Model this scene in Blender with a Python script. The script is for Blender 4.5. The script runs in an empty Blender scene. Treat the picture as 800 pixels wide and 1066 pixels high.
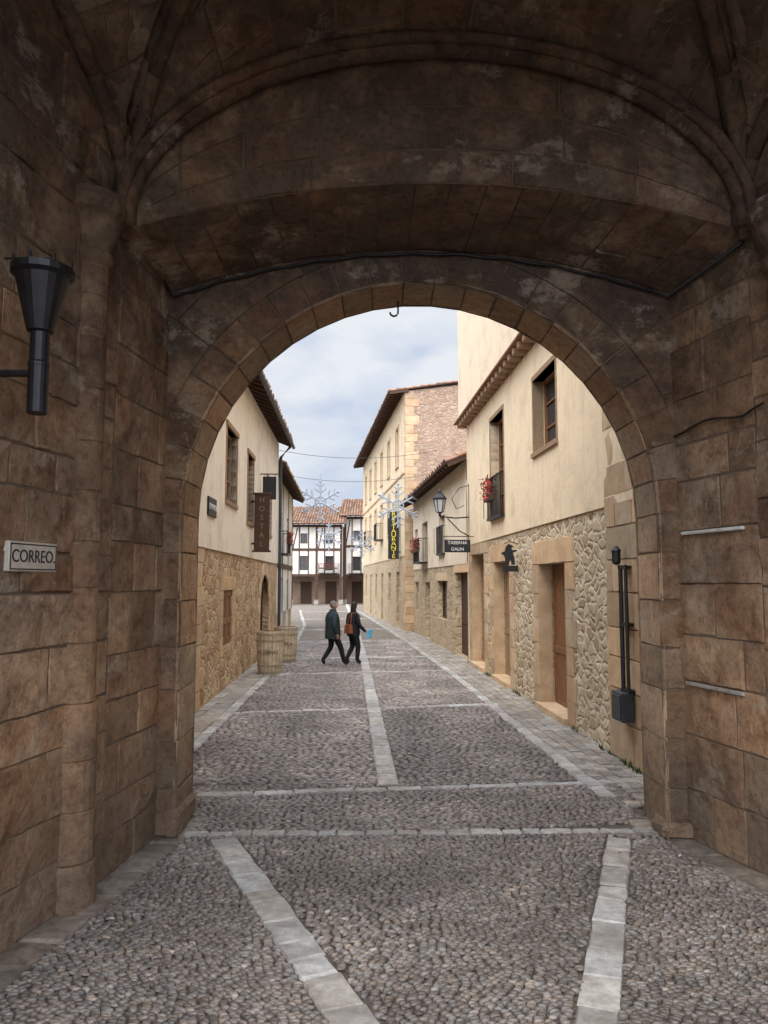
import bpy, bmesh, math, random
import numpy as np
from mathutils import Vector, Matrix, noise
random.seed(7); rng=np.random.default_rng(7)
sc=bpy.context.scene; COL=sc.collection
R=random.uniform
Y0=1.2      # rear (camera-side) end of the modelled vault

# ------------------------------------------------------------------ materials
class NT:
    def __init__(s,name,rough=.85,spec=.3,metal=0):
        s.m=bpy.data.materials.new(name); s.m.use_nodes=True
        s.t=s.m.node_tree; s.b=s.t.nodes['Principled BSDF']
        s.b.inputs['Roughness'].default_value=rough
        s.b.inputs['Specular IOR Level'].default_value=spec
        s.b.inputs['Metallic'].default_value=metal
        s.co=s.t.nodes.new('ShaderNodeTexCoord').outputs['Object']
    def nd(s,ty,ins={},**kw):
        n=s.t.nodes.new(ty)
        for k,v in kw.items(): setattr(n,k,v)
        for k,v in ins.items():
            if isinstance(v,bpy.types.NodeSocket): s.t.links.new(v,n.inputs[k])
            else: n.inputs[k].default_value=v
        return n
    def mapv(s,scale,co=None):
        n=s.nd('ShaderNodeMapping',{'Vector':co or s.co}); n.inputs['Scale'].default_value=scale
        return n.outputs[0]
    def noise(s,scale,detail=4,rough=.6,co=None,dist=0):
        return s.nd('ShaderNodeTexNoise',{'Vector':co or s.co,'Scale':scale,'Detail':detail,'Roughness':rough,'Distortion':dist}).outputs[0]
    def ramp(s,fac,stops):
        n=s.nd('ShaderNodeValToRGB',{'Fac':fac}); e=n.color_ramp.elements
        while len(e)<len(stops): e.new(.5)
        for i,(p,c) in enumerate(stops):
            e[i].position=p; e[i].color=(*c,1) if len(c)==3 else c
        return n.outputs[0]
    def g(s,fac,a,b,lo=0.,hi=1.):
        return s.nd('ShaderNodeMapRange',{0:fac,1:a,2:b,3:lo,4:hi}).outputs[0]
    def mix(s,fac,a,b,bt='MIX'):
        n=s.nd('ShaderNodeMix',data_type='RGBA',blend_type=bt)
        def st(i,v):
            if isinstance(v,bpy.types.NodeSocket): s.t.links.new(v,n.inputs[i])
            elif isinstance(v,(int,float)) : n.inputs[i].default_value=v if i==0 else (v,v,v,1)
            else: n.inputs[i].default_value=(*v,1)
        st(0,fac); st(6,a); st(7,b); return n.outputs[2]
    def math(s,op,a,b=0.):
        return s.nd('ShaderNodeMath',{0:a,1:b},operation=op).outputs[0]
    def bump(s,h,strength=.5,dist=.01,nrm=None):
        n=s.nd('ShaderNodeBump',{'Height':h,'Strength':strength,'Distance':dist})
        if nrm is not None: s.t.links.new(nrm,n.inputs['Normal'])
        return n.outputs[0]
    def out(s,col,nrm=None,rough=None):
        if isinstance(col,bpy.types.NodeSocket): s.t.links.new(col,s.b.inputs['Base Color'])
        else: s.b.inputs['Base Color'].default_value=(*col,1)
        if nrm is not None: s.t.links.new(nrm,s.b.inputs['Normal'])
        if rough is not None: s.t.links.new(rough,s.b.inputs['Roughness'])
        return s.m

def simple(name,c,rough=.7,spec=.3,metal=0,var=.25,sc_=9,bump=.15):
    n=NT(name,rough,spec,metal)
    f=n.noise(sc_,2)
    c2=tuple(x*(1-var) for x in c); c1=tuple(min(1,x*(1+var*.5)) for x in c)
    return n.out(n.ramp(f,[(.3,c2),(.7,c1)]))

def gate_stone(name,attr=True,base=None,soot_amt=1.0,dark=1.0):
    n=NT(name,.92,.15)
    f=n.noise(2.6,6,.71)
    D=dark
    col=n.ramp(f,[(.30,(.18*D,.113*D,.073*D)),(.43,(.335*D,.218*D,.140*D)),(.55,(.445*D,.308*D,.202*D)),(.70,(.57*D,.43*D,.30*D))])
    if base: col=n.mix(.5,col,base)
    if attr:
        a=n.nd('ShaderNodeAttribute'); a.attribute_name='tint'
        col=n.mix(1,col,a.outputs['Color'],'MULTIPLY')
    # broad warm / grey drift
    col=n.mix(1,col,n.ramp(n.noise(.5,2,.5),[(.36,(.70,.71,.74)),(.62,(1.10,1.02,.93))]),'MULTIPLY')
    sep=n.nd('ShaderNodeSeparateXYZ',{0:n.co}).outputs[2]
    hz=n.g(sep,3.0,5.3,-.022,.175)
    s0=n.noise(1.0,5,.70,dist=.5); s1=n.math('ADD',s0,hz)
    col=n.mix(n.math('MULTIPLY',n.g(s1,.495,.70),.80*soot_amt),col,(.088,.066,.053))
    # pale lime / bare patches
    p=n.noise(1.4,6,.74,co=n.mapv((1,1,1.5)))
    col=n.mix(n.g(p,.575,.635,0,.5),col,(.50,.41,.315))
    # reddish patches
    col=n.mix(n.g(p,.47,.33,0,.5),col,(.33,.165,.095))
    # damp foot
    col=n.mix(n.g(n.math('ADD',sep,n.math('MULTIPLY',f,-1.6)),-.55,.45,.65,0),col,(.13,.10,.077))
    h=n.noise(12.5,6,.77)
    col=n.mix(n.g(h,.40,.51,.5,0),col,n.mix(1,col,(.43,.385,.34),'MULTIPLY'))
    return n.out(col,n.bump(h,1.0,.04))

def rubble(name,cols,mortar,scale=3.2,warm=1,mort_w=.05):
    n=NT(name,.92,.15)
    nz=n.nd('ShaderNodeTexNoise',{'Vector':n.co,'Scale':4.,'Detail':2.})
    sc1=n.nd('ShaderNodeVectorMath',{0:nz.outputs[1],3:.24},operation='SCALE').outputs[0]
    co=n.nd('ShaderNodeVectorMath',{0:n.co,1:sc1},operation='ADD').outputs[0]
    co=n.mapv((1,1,1.55),co)
    e=n.nd('ShaderNodeTexVoronoi',{'Vector':co,'Scale':scale},feature='DISTANCE_TO_EDGE').outputs[0]
    c=n.nd('ShaderNodeTexVoronoi',{'Vector':co,'Scale':scale}).outputs['Color']
    r=n.nd('ShaderNodeSeparateColor',{0:c}).outputs[0]
    k=len(cols); col=n.ramp(r,[(i/(k-1) if k>1 else 0,cc) for i,cc in enumerate(cols)])
    f=n.noise(14,5,.7)
    col=n.mix(n.g(f,.35,.7,0,.5),col,n.mix(1,col,(.6,.57,.52),'MULTIPLY'))
    m=n.g(n.math('ADD',e,n.math('MULTIPLY',f,-.06)),mort_w*.5-.03,mort_w*1.5-.03)
    mcol=n.mix(n.g(nz.outputs[0],.3,.7),mortar,tuple(x*.75 for x in mortar))
    col=n.mix(m,mcol,col)
    st=n.noise(1.4,4,.65)
    col=n.mix(n.g(st,.5,.75,0,.4),col,n.mix(1,col,(.55,.5,.45),'MULTIPLY'))
    h=n.math('ADD',n.g(e,0,mort_w*2.6),n.math('MULTIPLY',f,.7))
    return n.out(col,n.bump(h,.75,.035))

def plaster(name,c,stain=.35):
    n=NT(name,.92,.15)
    d=tuple(x*.78 for x in c); l=tuple(min(.9,x*1.06) for x in c)
    p=n.noise(1.6,6,.72)
    col=n.ramp(p,[(.3,d),(.5,c),(.72,l)])
    st=n.noise(2.5,4,.65,co=n.mapv((2.5,2.5,.18)))
    col=n.mix(n.g(st,.50,.75,0,stain),col,(c[0]*.52,c[1]*.47,c[2]*.42))
    col=n.mix(n.g(p,.64,.67,0,.35),col,(c[0]*.66,c[1]*.60,c[2]*.54))
    return n.out(col,n.bump(n.noise(7,5,.75),.5,.02))

def tile_mat(name,base=(.27,.145,.09)):
    n=NT(name,.9,.2)
    a=n.nd('ShaderNodeAttribute'); a.attribute_name='tint'
    col=n.mix(1,base,a.outputs['Color'],'MULTIPLY')
    col=n.mix(n.g(n.noise(5,4,.7),.48,.7,0,.55),col,(.11,.09,.07))
    return n.out(col)

def tinted(name,stops,scale,rough=.8,spec=.3,bumpd=.004,bs=60,dirt=(.05,.04,.03),dirta=.3):
    n=NT(name,rough,spec)
    f=n.noise(scale,5,.72)
    col=n.ramp(f,stops)
    a=n.nd('ShaderNodeAttribute'); a.attribute_name='tint'
    col=n.mix(1,col,a.outputs['Color'],'MULTIPLY')
    col=n.mix(n.g(n.noise(1.1,5,.72),.43,.66,0,dirta),col,dirt)
    return n.out(col,n.bump(n.noise(bs,3,.7),.5,bumpd) if bumpd else None)

M={}
M['gate']=gate_stone('gate_sandstone')
M['gatep']=gate_stone('gate_sandstone_plain',attr=False)
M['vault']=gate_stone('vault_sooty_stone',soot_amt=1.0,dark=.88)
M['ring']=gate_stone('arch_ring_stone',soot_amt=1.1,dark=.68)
M['jamb']=gate_stone('arch_inner_stone',base=(.64,.47,.31),soot_amt=.3)
M['mortar']=simple('old_mortar',(.15,.108,.077),.95)
M['slab']=tinted('granite_slab',[(.35,(.27,.25,.225)),(.65,(.49,.465,.43))],9,.8,.3,.006,60,(.17,.14,.115),.6)
M['slabw']=tinted('sidewalk_slab',[(.35,(.24,.205,.17)),(.65,(.43,.385,.33))],9,.85,.25,.008,45,(.15,.12,.095),.6)
M['edge']=tinted('worn_edge_slab',[(.35,(.13,.105,.083)),(.65,(.28,.235,.19))],9,.85,.25,.010,40,(.09,.07,.055),.6)
M['pebble']=tinted('river_pebble',[(.3,(.112,.092,.078)),(.5,(.185,.157,.136)),(.7,(.29,.26,.235))],13,.5,.45,0,120,(.080,.063,.052),.55)
def ground_mat():
    n=NT('cobbled_ground',.85,.3)
    v=n.nd('ShaderNodeTexVoronoi',{'Vector':n.mapv((7,13,7)),'Scale':1.},feature='DISTANCE_TO_EDGE').outputs[0]
    c=n.nd('ShaderNodeTexVoronoi',{'Vector':n.mapv((7,13,7)),'Scale':1.}).outputs['Color']
    r=n.nd('ShaderNodeSeparateColor',{0:c}).outputs[0]
    sep=n.nd('ShaderNodeSeparateXYZ',{0:n.co}).outputs[1]
    st=n.ramp(r,[(0,(.15,.12,.095)),(.5,(.22,.185,.15)),(1,(.30,.26,.22))])
    near=n.ramp(n.noise(30,3),[(.3,(.07,.055,.044)),(.7,(.13,.105,.086))])
    peb=n.mix(n.g(v,.02,.12),(.09,.07,.055),st)
    col=n.mix(n.g(sep,29.5,30.5),near,peb)
    return n.out(col,n.bump(n.g(v,0,.3),.7,.02))
M['ground']=ground_mat()
M['cream_r']=plaster('cream_render',(.73,.575,.385),.25)
M['cream_up']=plaster('cream_render_upper',(.68,.55,.39),.25)
M['cream_l']=plaster('white_render',(.76,.66,.52),.28)
M['cream_2']=plaster('pale_render',(.70,.58,.43),.3)
M['yellow']=plaster('ochre_render',(.64,.52,.35),.35)
M['white']=plaster('white_wash',(.66,.61,.54),.4)
M['rub_r']=rubble('rubble_stone',[(.34,.23,.13),(.50,.39,.25),(.62,.51,.36),(.42,.29,.17),(.56,.47,.34)],(.66,.54,.38),4.0,mort_w=.075)
M['rub_l']=rubble('rubble_stone_ochre',[(.32,.18,.09),(.50,.34,.19),(.60,.45,.28),(.40,.23,.12),(.55,.41,.25)],(.56,.42,.27),3.2,mort_w=.05)
M['rub_3']=rubble('rubble_stone_far',[(.42,.30,.18),(.54,.42,.27),(.46,.35,.23)],(.52,.42,.29),2.4,mort_w=.05)
M['pink']=rubble('gable_stone',[(.36,.225,.16),(.46,.33,.24),(.40,.28,.21),(.50,.38,.28)],(.44,.33,.25),4.5,mort_w=.04)
M['ash']=tinted('ashlar_sandstone',[(.3,(.43,.28,.16)),(.7,(.62,.46,.29))],3,.9,.2,.01,25,(.32,.20,.12),.4)
M['wood']=simple('dark_wood',(.075,.038,.022),.7,sc_=20)
M['wood2']=simple('brown_wood',(.22,.10,.045),.65,sc_=16)
M['woodl']=simple('weathered_wood',(.29,.18,.10),.75,sc_=16)
M['tile']=tile_mat('roof_tile')
M['black']=simple('black_iron',(.014,.014,.016),.45,.5,.3,var=.4)
def glassm():
    n=NT('window_glass',.08,.6); return n.out((.03,.036,.042))
M['glass']=glassm()
M['signw']=simple('sign_enamel',(.50,.45,.38),.4,.5,var=.2,sc_=14)
M['signk']=simple('sign_black_paint',(.02,.02,.022),.5)
M['yel']=simple('yellow_lettering',(.75,.62,.05),.5)
M['whitep']=simple('white_paint',(.68,.67,.63),.5,var=.2)
M['barrel']=simple('barrel_limed_oak',(.57,.45,.30),.75,sc_=6,var=.3)
M['hoop']=simple('barrel_hoop',(.36,.29,.2),.5,metal=.2)
M['lampg']=simple('lantern_glass',(.45,.47,.48),.15,.6,var=.1)
M['red']=simple('red_geranium',(.55,.03,.03),.7)
M['green']=simple('balcony_leaves',(.06,.10,.035),.7)
M['flake']=simple('snowflake_silver',(.30,.33,.37),.45,.5,.0,var=.1)
M['grey']=simple('grey_plastic',(.05,.055,.06),.5)
M['moss']=simple('weed_leaves',(.05,.09,.02),.8)

# ------------------------------------------------------------------ mesh builder
def empty(name,loc=(0,0,0)):
    e=bpy.data.objects.new(name,None); e.location=loc; COL.objects.link(e); e.empty_display_size=.2; return e
class MB:
    def __init__(s): s.v=[];s.f=[];s.m=[];s.c=[]
    def add(s,vs,fs,mi=0,col=(1,1,1)):
        b=len(s.v); s.v+= [tuple(v) for v in vs]; s.c+=[col]*len(vs)
        for f in fs: s.f.append(tuple(b+i for i in f)); s.m.append(mi)
    def hexa(s,v,mi=0,col=(1,1,1)):
        s.add(v,[(0,3,2,1),(4,5,6,7),(0,1,5,4),(1,2,6,5),(2,3,7,6),(3,0,4,7)],mi,col)
    def fbox(s,fr,s0,s1,w0,w1,z0,z1,mi=0,col=(1,1,1)):
        P=fr.pt
        s.hexa([P(s0,w0,z0),P(s1,w0,z0),P(s1,w1,z0),P(s0,w1,z0),P(s0,w0,z1),P(s1,w0,z1),P(s1,w1,z1),P(s0,w1,z1)],mi,col)
    def lathe(s,prof,c=(0,0,0),seg=16,mi=0,col=(1,1,1),ax=None):
        vs=[];fs=[]
        for r,z in prof:
            for k in range(seg):
                a=2*math.pi*k/seg; vs.append((c[0]+r*math.cos(a),c[1]+r*math.sin(a),c[2]+z))
        for i in range(len(prof)-1):
            for k in range(seg):
                k2=(k+1)%seg; fs.append((i*seg+k,i*seg+k2,(i+1)*seg+k2,(i+1)*seg+k))
        fs.append(tuple(range(seg))[::-1]); n=(len(prof)-1)*seg; fs.append(tuple(n+k for k in range(seg)))
        s.add(vs,fs,mi,col)
    def tube(s,pts,r,seg=6,mi=0,col=(1,1,1)):
        pts=[Vector(p) for p in pts]; vs=[];fs=[]
        rr=r if isinstance(r,(list,tuple)) else [r]*len(pts)
        for i,p in enumerate(pts):
            t=(pts[min(i+1,len(pts)-1)]-pts[max(i-1,0)])
            if t.length<1e-9: t=Vector((0,0,1))
            t.normalize(); a=Vector((0,0,1)) if abs(t.z)<.9 else Vector((1,0,0))
            x=t.cross(a).normalized(); y=t.cross(x)
            for k in range(seg):
                an=2*math.pi*k/seg; vs.append(p+x*math.cos(an)*rr[i]+y*math.sin(an)*rr[i])
        for i in range(len(pts)-1):
            for k in range(seg):
                k2=(k+1)%seg; fs.append((i*seg+k,i*seg+k2,(i+1)*seg+k2,(i+1)*seg+k))
        fs.append(tuple(range(seg))[::-1]); n=(len(pts)-1)*seg; fs.append(tuple(n+k for k in range(seg)))
        s.add(vs,fs,mi,col)
    def obj(s,name,mats,parent=None,smooth=False,bevel=0):
        me=bpy.data.meshes.new(name); me.from_pydata(s.v,[],s.f)
        for m in mats: me.materials.append(m)
        me.polygons.foreach_set('material_index',s.m)
        at=me.attributes.new('tint','FLOAT_COLOR','POINT')
        a=np.ones((len(s.v),4),dtype=np.float32); a[:,:3]=np.array(s.c,dtype=np.float32).reshape(-1,3); at.data.foreach_set('color',a.ravel())
        if smooth: me.polygons.foreach_set('use_smooth',[True]*len(s.f))
        me.update(); o=bpy.data.objects.new(name,me); COL.objects.link(o)
        if parent: o.parent=parent
        if bevel:
            b=o.modifiers.new('b','BEVEL'); b.width=bevel; b.segments=1; b.limit_method='ANGLE'
        return o
class Fr:
    def __init__(s,a,b,side):   # a,b: 2D points; side=+1 outward normal to the left of a->b, -1 right
        s.o=Vector((a[0],a[1],0)); d=Vector((b[0]-a[0],b[1]-a[1],0)); s.L=d.length; s.d=d.normalized()
        s.n=Vector((-s.d.y,s.d.x,0))*side
    def pt(s,u,w,z): return s.o+s.d*u+s.n*w+Vector((0,0,z))
    def sY(s,Y): return (Y-s.o.y)/s.d.y

def blocks(mb,f,inner,u0,u1,vc,lmin,lmax,su=1.,sv=1.,ch=.009,jit=.005,tint=(.72,1.2),mi=0,bk=1,seg=.2,rough=.006,warm=.07,hue=None,backing=True,gap=-.03,wear=0.):
    inner=Vector(inner)
    def PN(u,v):
        p=Vector(f(u,v)); e=1e-3
        a=Vector(f(u+e,v))-p; b=Vector(f(u,v+e))-p; n=a.cross(b)
        if n.length<1e-12: n=inner-p
        n.normalize()
        if n.dot(inner-p)<0: n=-n
        return p,n
    for ci in range(len(vc)-1):
        v0,v1=vc[ci],vc[ci+1]; u=u0-R(0,.6)*lmin/su
        while u<u1:
            ln=R(lmin,lmax)/su; a=max(u,u0); b=min(u+ln,u1); u+=ln
            if u1-u<lmin*.4/su: b=u1; u=u1+1
            if b-a<.03/su: continue
            c_=ch*(R(.6,2.2) if wear else 1)
            cu=c_/su; cv=c_/sv
            nu=max(1,int((b-a)*su/seg)); nv=max(1,int((v1-v0)*sv/seg))
            if (b-a)<=2.5*cu or (v1-v0)<=2.5*cv: continue
            us=[a]+[a+cu+(b-a-2*cu)*i/nu for i in range(nu+1)]+[b]
            vs=[v0]+[v0+cv+(v1-v0-2*cv)*i/nv for i in range(nv+1)]+[v1]
            dj=R(-jit,jit); tu=R(-jit,jit)*.6; t=R(*tint); w=R(-warm,warm)
            col=(t*(1+w),t,t*(1-w))
            V=[];F=[]
            for i,uu in enumerate(us):
                for j,vv in enumerate(vs):
                    bi=i in(0,len(us)-1); bj=j in(0,len(vs)-1)
                    uu2=uu;vv2=vv; ed=(i in(1,len(us)-2)) or (j in(1,len(vs)-2))
                    if i in(1,len(us)-2): uu2=uu+R(-.5,.5)*cu
                    if j in(1,len(vs)-2): vv2=vv+R(-.5,.5)*cv
                    p,n=PN(uu2,vv2)
                    if bi or bj: d=gap
                    else:
                        d=dj+tu*((uu-a)/(b-a)-.5)*2+rough*2*noise.noise(p*4.0)
                        if ed: d-=R(0,.005)+wear*max(0,noise.noise(p*5.0+Vector((9,2,4)))-.05)*.07
                        elif wear: d+=.007*noise.noise(p*12)
                        d=max(-.011,d)
                    V.append(p+n*d)
            m=len(vs)
            for i in range(len(us)-1):
                for j in range(m-1): F.append((i*m+j,(i+1)*m+j,(i+1)*m+j+1,i*m+j+1))
            mb.add(V,F,mi,col)
    if backing:
        nu=max(2,int((u1-u0)*su/.3)); V=[];F=[]; vv=[]
        for k in range(len(vc)-1):
            n=max(1,int((vc[k+1]-vc[k])*sv/.3)); vv+=[vc[k]+(vc[k+1]-vc[k])*i/n for i in range(n)]
        vv.append(vc[-1]); m=len(vv)
        for i in range(nu+1):
            for v in vv:
                p,n=PN(u0+(u1-u0)*i/nu,v); V.append(p-n*.0165)
        for i in range(nu):
            for j in range(m-1): F.append((i*m+j,(i+1)*m+j,(i+1)*m+j+1,i*m+j+1))
        mb.add(V,F,bk)

def cuts(a,b,lo,hi):
    r=[a]
    while r[-1]<b-hi*1.3: r.append(r[-1]+R(lo,hi))
    n=b-r[-1]
    if n>hi: r.append(r[-1]+n/2)
    r.append(b); return r

# ------------------------------------------------------------------ GATE
def xL(y):
    return -2.12+.11*(y-6) if y>=6 else -2.12-.17*(6-max(y,3.2))
def xR(y):
    return 2.93-.25*(y-6) if y>=6 else 2.93+.25*(6-max(y,4.3))
gate=empty('town_gate')
inn=(.4,4,3)
ZS=5.12; YA=6.0; YB=7.0; YC=7.6; YM=3.3; AX=.33; AR=2.17; AZ=2.87
GM=[M['gate'],M['mortar']]; VM=[M['vault'],M['mortar']]
mb=MB(); blocks(mb,lambda u,v:(xL(u),u,v),inn,Y0,YA,cuts(0,6.75,.26,.55),.35,1.15,jit=.012,rough=.012,seg=.12,wear=1); mb.obj('left_wall',GM,gate)
mb=MB(); blocks(mb,lambda u,v:(xR(u),u,v),inn,Y0,YA,cuts(0,6.75,.26,.55),.35,1.15,jit=.012,rough=.012,seg=.12,wear=1); mb.obj('right_wall',GM,gate)
mb=MB(); blocks(mb,lambda u,v:(xL(u),u,v),inn,YA,YB+.02,cuts(0,5.25,.26,.52),.35,.8,jit=.012,seg=.12,wear=1); mb.obj('left_passage_wall',GM,gate)
mb=MB(); blocks(mb,lambda u,v:(xR(u),u,v),inn,YA,YB+.02,cuts(0,5.25,.26,.52),.35,.8,jit=.012,seg=.12,wear=1); mb.obj('right_passage_wall',GM,gate)
def sx(s,y): return xL(y)+(xR(y)-xL(y))*(s+1)/2
def zA(s): return 5.08+.41*(1-s*s)
def zB(s): return 4.93+.43*(1-s*s)
def fs(u,v):
    t=(u-YA)/(YB-YA); return (sx(v,u),u,zA(v)*(1-t)+zB(v)*t)
mb=MB(); blocks(mb,fs,inn,YA,YB,[-1+2*i/17 for i in range(18)],.5,.95,sv=2.5,jit=.006,wear=1,seg=.15,tint=(.78,1.15)); mb.obj('segmental_soffit',[M['gate'],M['mortar']],gate)
def fl(u,v):
    s=max(-1,min(1,u)); zf=ZS-.03+1.52*math.sqrt(max(0,1-s*s)); z=zA(s)*(1-v)+zf*v
    return (sx(s,YA),YA,z)
mb=MB(); blocks(mb,fl,inn,-.99,.99,[0,.26,.60,1.02],.5,1.2,su=2.5,sv=1.2,jit=.005,wear=1,seg=.15,tint=(.8,1.12)); mb.obj('lunette_wall',[M['gate'],M['mortar']],gate)
def wA(u,v):
    s=math.cos(v); q=math.sin(v); t=u*(1-abs(s)); y=YA-(YA-YM)*t
    return (sx(s,y),y,ZS+q*(1.5+.5*u))
mb=MB(); blocks(mb,wA,(.4,YM,4),0,1,[math.pi*(.004+.992*i/15) for i in range(16)],.45,.8,su=2.2,sv=2.0,jit=.006,wear=1); mb.obj('vault_web_front',VM,gate)
def wS(side):
    def f(u,v):
        q=math.cos(v); h=math.sin(v); t=u*(1-abs(q)); y=YM+(YA-YM)*q
        s=side*(1-t); return (sx(s,y),y,ZS+h*(1.5+.5*u))
    return f
phmax=math.acos((Y0-YM)/(YA-YM))
for sd,nm in((-1,'left'),(1,'right')):
    mb=MB(); blocks(mb,wS(sd),(.4,YM,4),0,1,[.01+(phmax-.01)*i/12 for i in range(13)],.45,.8,su=2.2,sv=2.2,jit=.006,wear=1); mb.obj('vault_web_'+nm,VM,gate)
def wC(u,v):
    s=math.cos(v); q=math.sin(v)
    yy=YM-(YM-Y0)*abs(s)-( (YM-Y0)*(1-abs(s)) )*u
    return (sx(s,yy),yy,ZS+q*(2.0-.5*u))
mb=MB(); blocks(mb,wC,(.4,YM,4),0,1,[math.pi*(.004+.992*i/15) for i in range(16)],.45,.8,su=2.0,sv=2.0,jit=.005); mb.obj('vault_web_rear',VM,gate)
# ribs, built of short stones
mb=MB()
def rib(pts,r,below=None):
    i=0
    while i<len(pts)-1:
        j=min(i+4,len(pts)-1); t=R(.65,.95); seg=[Vector(p) for p in pts[i:j+1]]
        rr=[r*.93]+[r]*(len(seg)-2)+[r*.93]
        mb.tube(seg,rr,8,0,(t,t,t)); i=j
for sd in(-1,1):
    pts=[];
    for i in range(25):
        t=i/24; s=sd*(1-t); y=YA-(YA-YM)*t; pts.append(Vector((sx(s,y),y,ZS+2.0*math.sqrt(max(0,1-s*s))-.02)))
    rib(pts,.095); rib([p-Vector((0,0,.09)) for p in pts],.06)
pts=[]
for i in range(41):
    a=math.pi*i/40; s=math.cos(a); pts.append(Vector((sx(s*.985,YA-.08),YA-.08,ZS-.03+1.5*math.sin(a))))
rib(pts,.085); rib([p+Vector((0,-.10,.03)) for p in pts],.05)
for f_,off in((xL,.05),(xR,-.05)):
    pts=[]
    for i in range(31):
        a=.02+(phmax-.02)*i/30; y=YM+(YA-YM)*math.cos(a); pts.append(Vector((f_(y)+off,y,ZS+1.5*math.sin(a)-.03)))
    rib(pts,.07)
mb.obj('vault_ribs',[M['vault']],gate,smooth=True)
# engaged columns with capitals
for nm,cx,cy in(('left_column',-2.22,5.60),('right_column',3.06,5.66)):
    mb=MB(); z=0
    mb.lathe([(.19,-.03),(.19,.26),(.18,.30)],(cx,cy,0),18,0,(.9,.9,.9)); z=.30
    while z<4.6:
        h=min(R(.32,.5),4.62-z); r=.14 if z>1.3 else .165; t=R(.66,.92)
        mb.lathe([(r-.010,z),(r,z+.010),(r+R(-.004,.004),z+h*.5),(r,z+h-.010),(r-.010,z+h)],(cx+R(-.004,.004),cy,0),18,0,(t,t*.97,t*.94)); z+=h
    mb.lathe([(.14,4.60),(.17,4.64),(.17,4.69),(.15,4.71),(.155,4.76),(.20,4.86),(.215,4.92),(.215,4.95),(.25,4.99),(.26,5.08),(.24,5.14)],(cx,cy,0),18,0,(.72,.72,.72))
    mb.obj(nm,[M['gate']],gate,smooth=False)
def pol(r,a,y): return (AX+r*math.cos(a),y,AZ+r*math.sin(a))
VA=[math.pi*i/23 for i in range(24)]
mb=MB(); blocks(mb,lambda u,v:pol(u,v,YB),inn,AR,AR+.33,VA,.4,.5,sv=2.3,jit=.006,wear=1,seg=.12); 
blocks(mb,lambda u,v:pol(u,v,YB+.012),inn,AR+.33,3.6,[math.pi*i/14 for i in range(15)],.35,.6,sv=2.9,jit=.006)
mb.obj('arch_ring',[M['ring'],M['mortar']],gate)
mb=MB(); blocks(mb,lambda u,v:pol(AR,v,u),(AX,YB,AZ),YB,YC,VA,.7,.9,sv=2.17,jit=.005,wear=1,seg=.15)
jc=cuts(0,AZ,.34,.5)
blocks(mb,lambda u,v:(AX-AR,u,v),(AX,YB,1.5),YB,YC,jc,.7,.9,jit=.005,wear=1,seg=.15)
blocks(mb,lambda u,v:(AX+AR,u,v),(AX,YB,1.5),YB,YC,jc,.7,.9,jit=.005,wear=1,seg=.15)
mb.obj('arch_intrados',[M['jamb'],M['mortar']],gate)
mb=MB()
blocks(mb,lambda u,v:(u,YB,v),inn,AX-AR-.55,AX-AR,jc,.6,.7,jit=.005,wear=1,seg=.12)
blocks(mb,lambda u,v:(u,YB,v),inn,AX+AR,AX+AR+.55,jc,.6,.7,jit=.005,wear=1,seg=.12)
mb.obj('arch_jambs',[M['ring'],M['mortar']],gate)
mb=MB()
def foot(x0,x1,y0,y1,h):
    blocks(mb,lambda u,v:(u,y0,v),inn,x0,x1,[0,h],2,3,ch=.03,rough=.01,gap=-.05,backing=False,wear=1)
    for X in(x0,x1): blocks(mb,lambda u,v:(X,u,v),(AX if abs(X-AX)<2.3 else X+(1 if X<AX else -1),y0,.1),y0,y1,[0,h],2,3,ch=.03,rough=.01,gap=-.05,backing=False,wear=1)
    blocks(mb,lambda u,v:(u,v,h),(0,0,9),x0,x1,[y0,y1],2,3,ch=.03,rough=.012,gap=-.05,backing=False,wear=1)
foot(AX+AR-.06,AX+AR+.3,YB-.07,YB+.25,.13); foot(AX-AR-.3,AX-AR+.035,YB-.035,YC+.05,.24)
mb.obj('footing_stones',[M['gate']],gate)
def holed(mb,y,x0,x1,z1,prof,mi=0):
    n=len(prof)
    for i in range(n-1):
        (xa,za),(xb,zb)=prof[i],prof[i+1]
        mb.add([(xa,y,za),(xb,y,zb),(xb,y,z1),(xa,y,z1)],[(0,1,2,3)],mi)
    mb.add([(x0,y,0),(prof[0][0],y,0),(prof[0][0],y,z1),(x0,y,z1)],[(0,1,2,3)],mi)
    mb.add([(prof[-1][0],y,0),(x1,y,0),(x1,y,z1),(prof[-1][0],y,z1)],[(0,1,2,3)],mi)
mb=MB(); ZT=8.2
holed(mb,YC+.01,-4.5,5.5,ZT,[(AX-AR-.001,0)]+[(AX-AR*math.cos(a),AZ+AR*math.sin(a)) for a in VA]+[(AX+AR+.001,0)])
pr=[(xL(Y0)-.02,0)]+[(sx(-math.cos(a)*1.0,Y0),ZS+1.5*math.sin(a)) for a in VA]+[(xR(Y0)+.02,0)]
holed(mb,Y0-.02,-4.5,5.5,ZT,pr)
mb.add([(-4.5,Y0-.02,ZT),(5.5,Y0-.02,ZT),(5.5,YC+.01,ZT),(-4.5,YC+.01,ZT)],[(0,1,2,3)])
mb.add([(-4.5,Y0-.02,0),(-4.5,YC+.01,0),(-4.5,YC+.01,ZT),(-4.5,Y0-.02,ZT)],[(0,1,2,3)])
mb.add([(5.5,Y0-.02,0),(5.5,YC+.01,0),(5.5,YC+.01,ZT),(5.5,Y0-.02,ZT)],[(0,1,2,3)])
mb.obj('outer_masonry',[M['gatep']],gate)
mb=MB()
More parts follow.
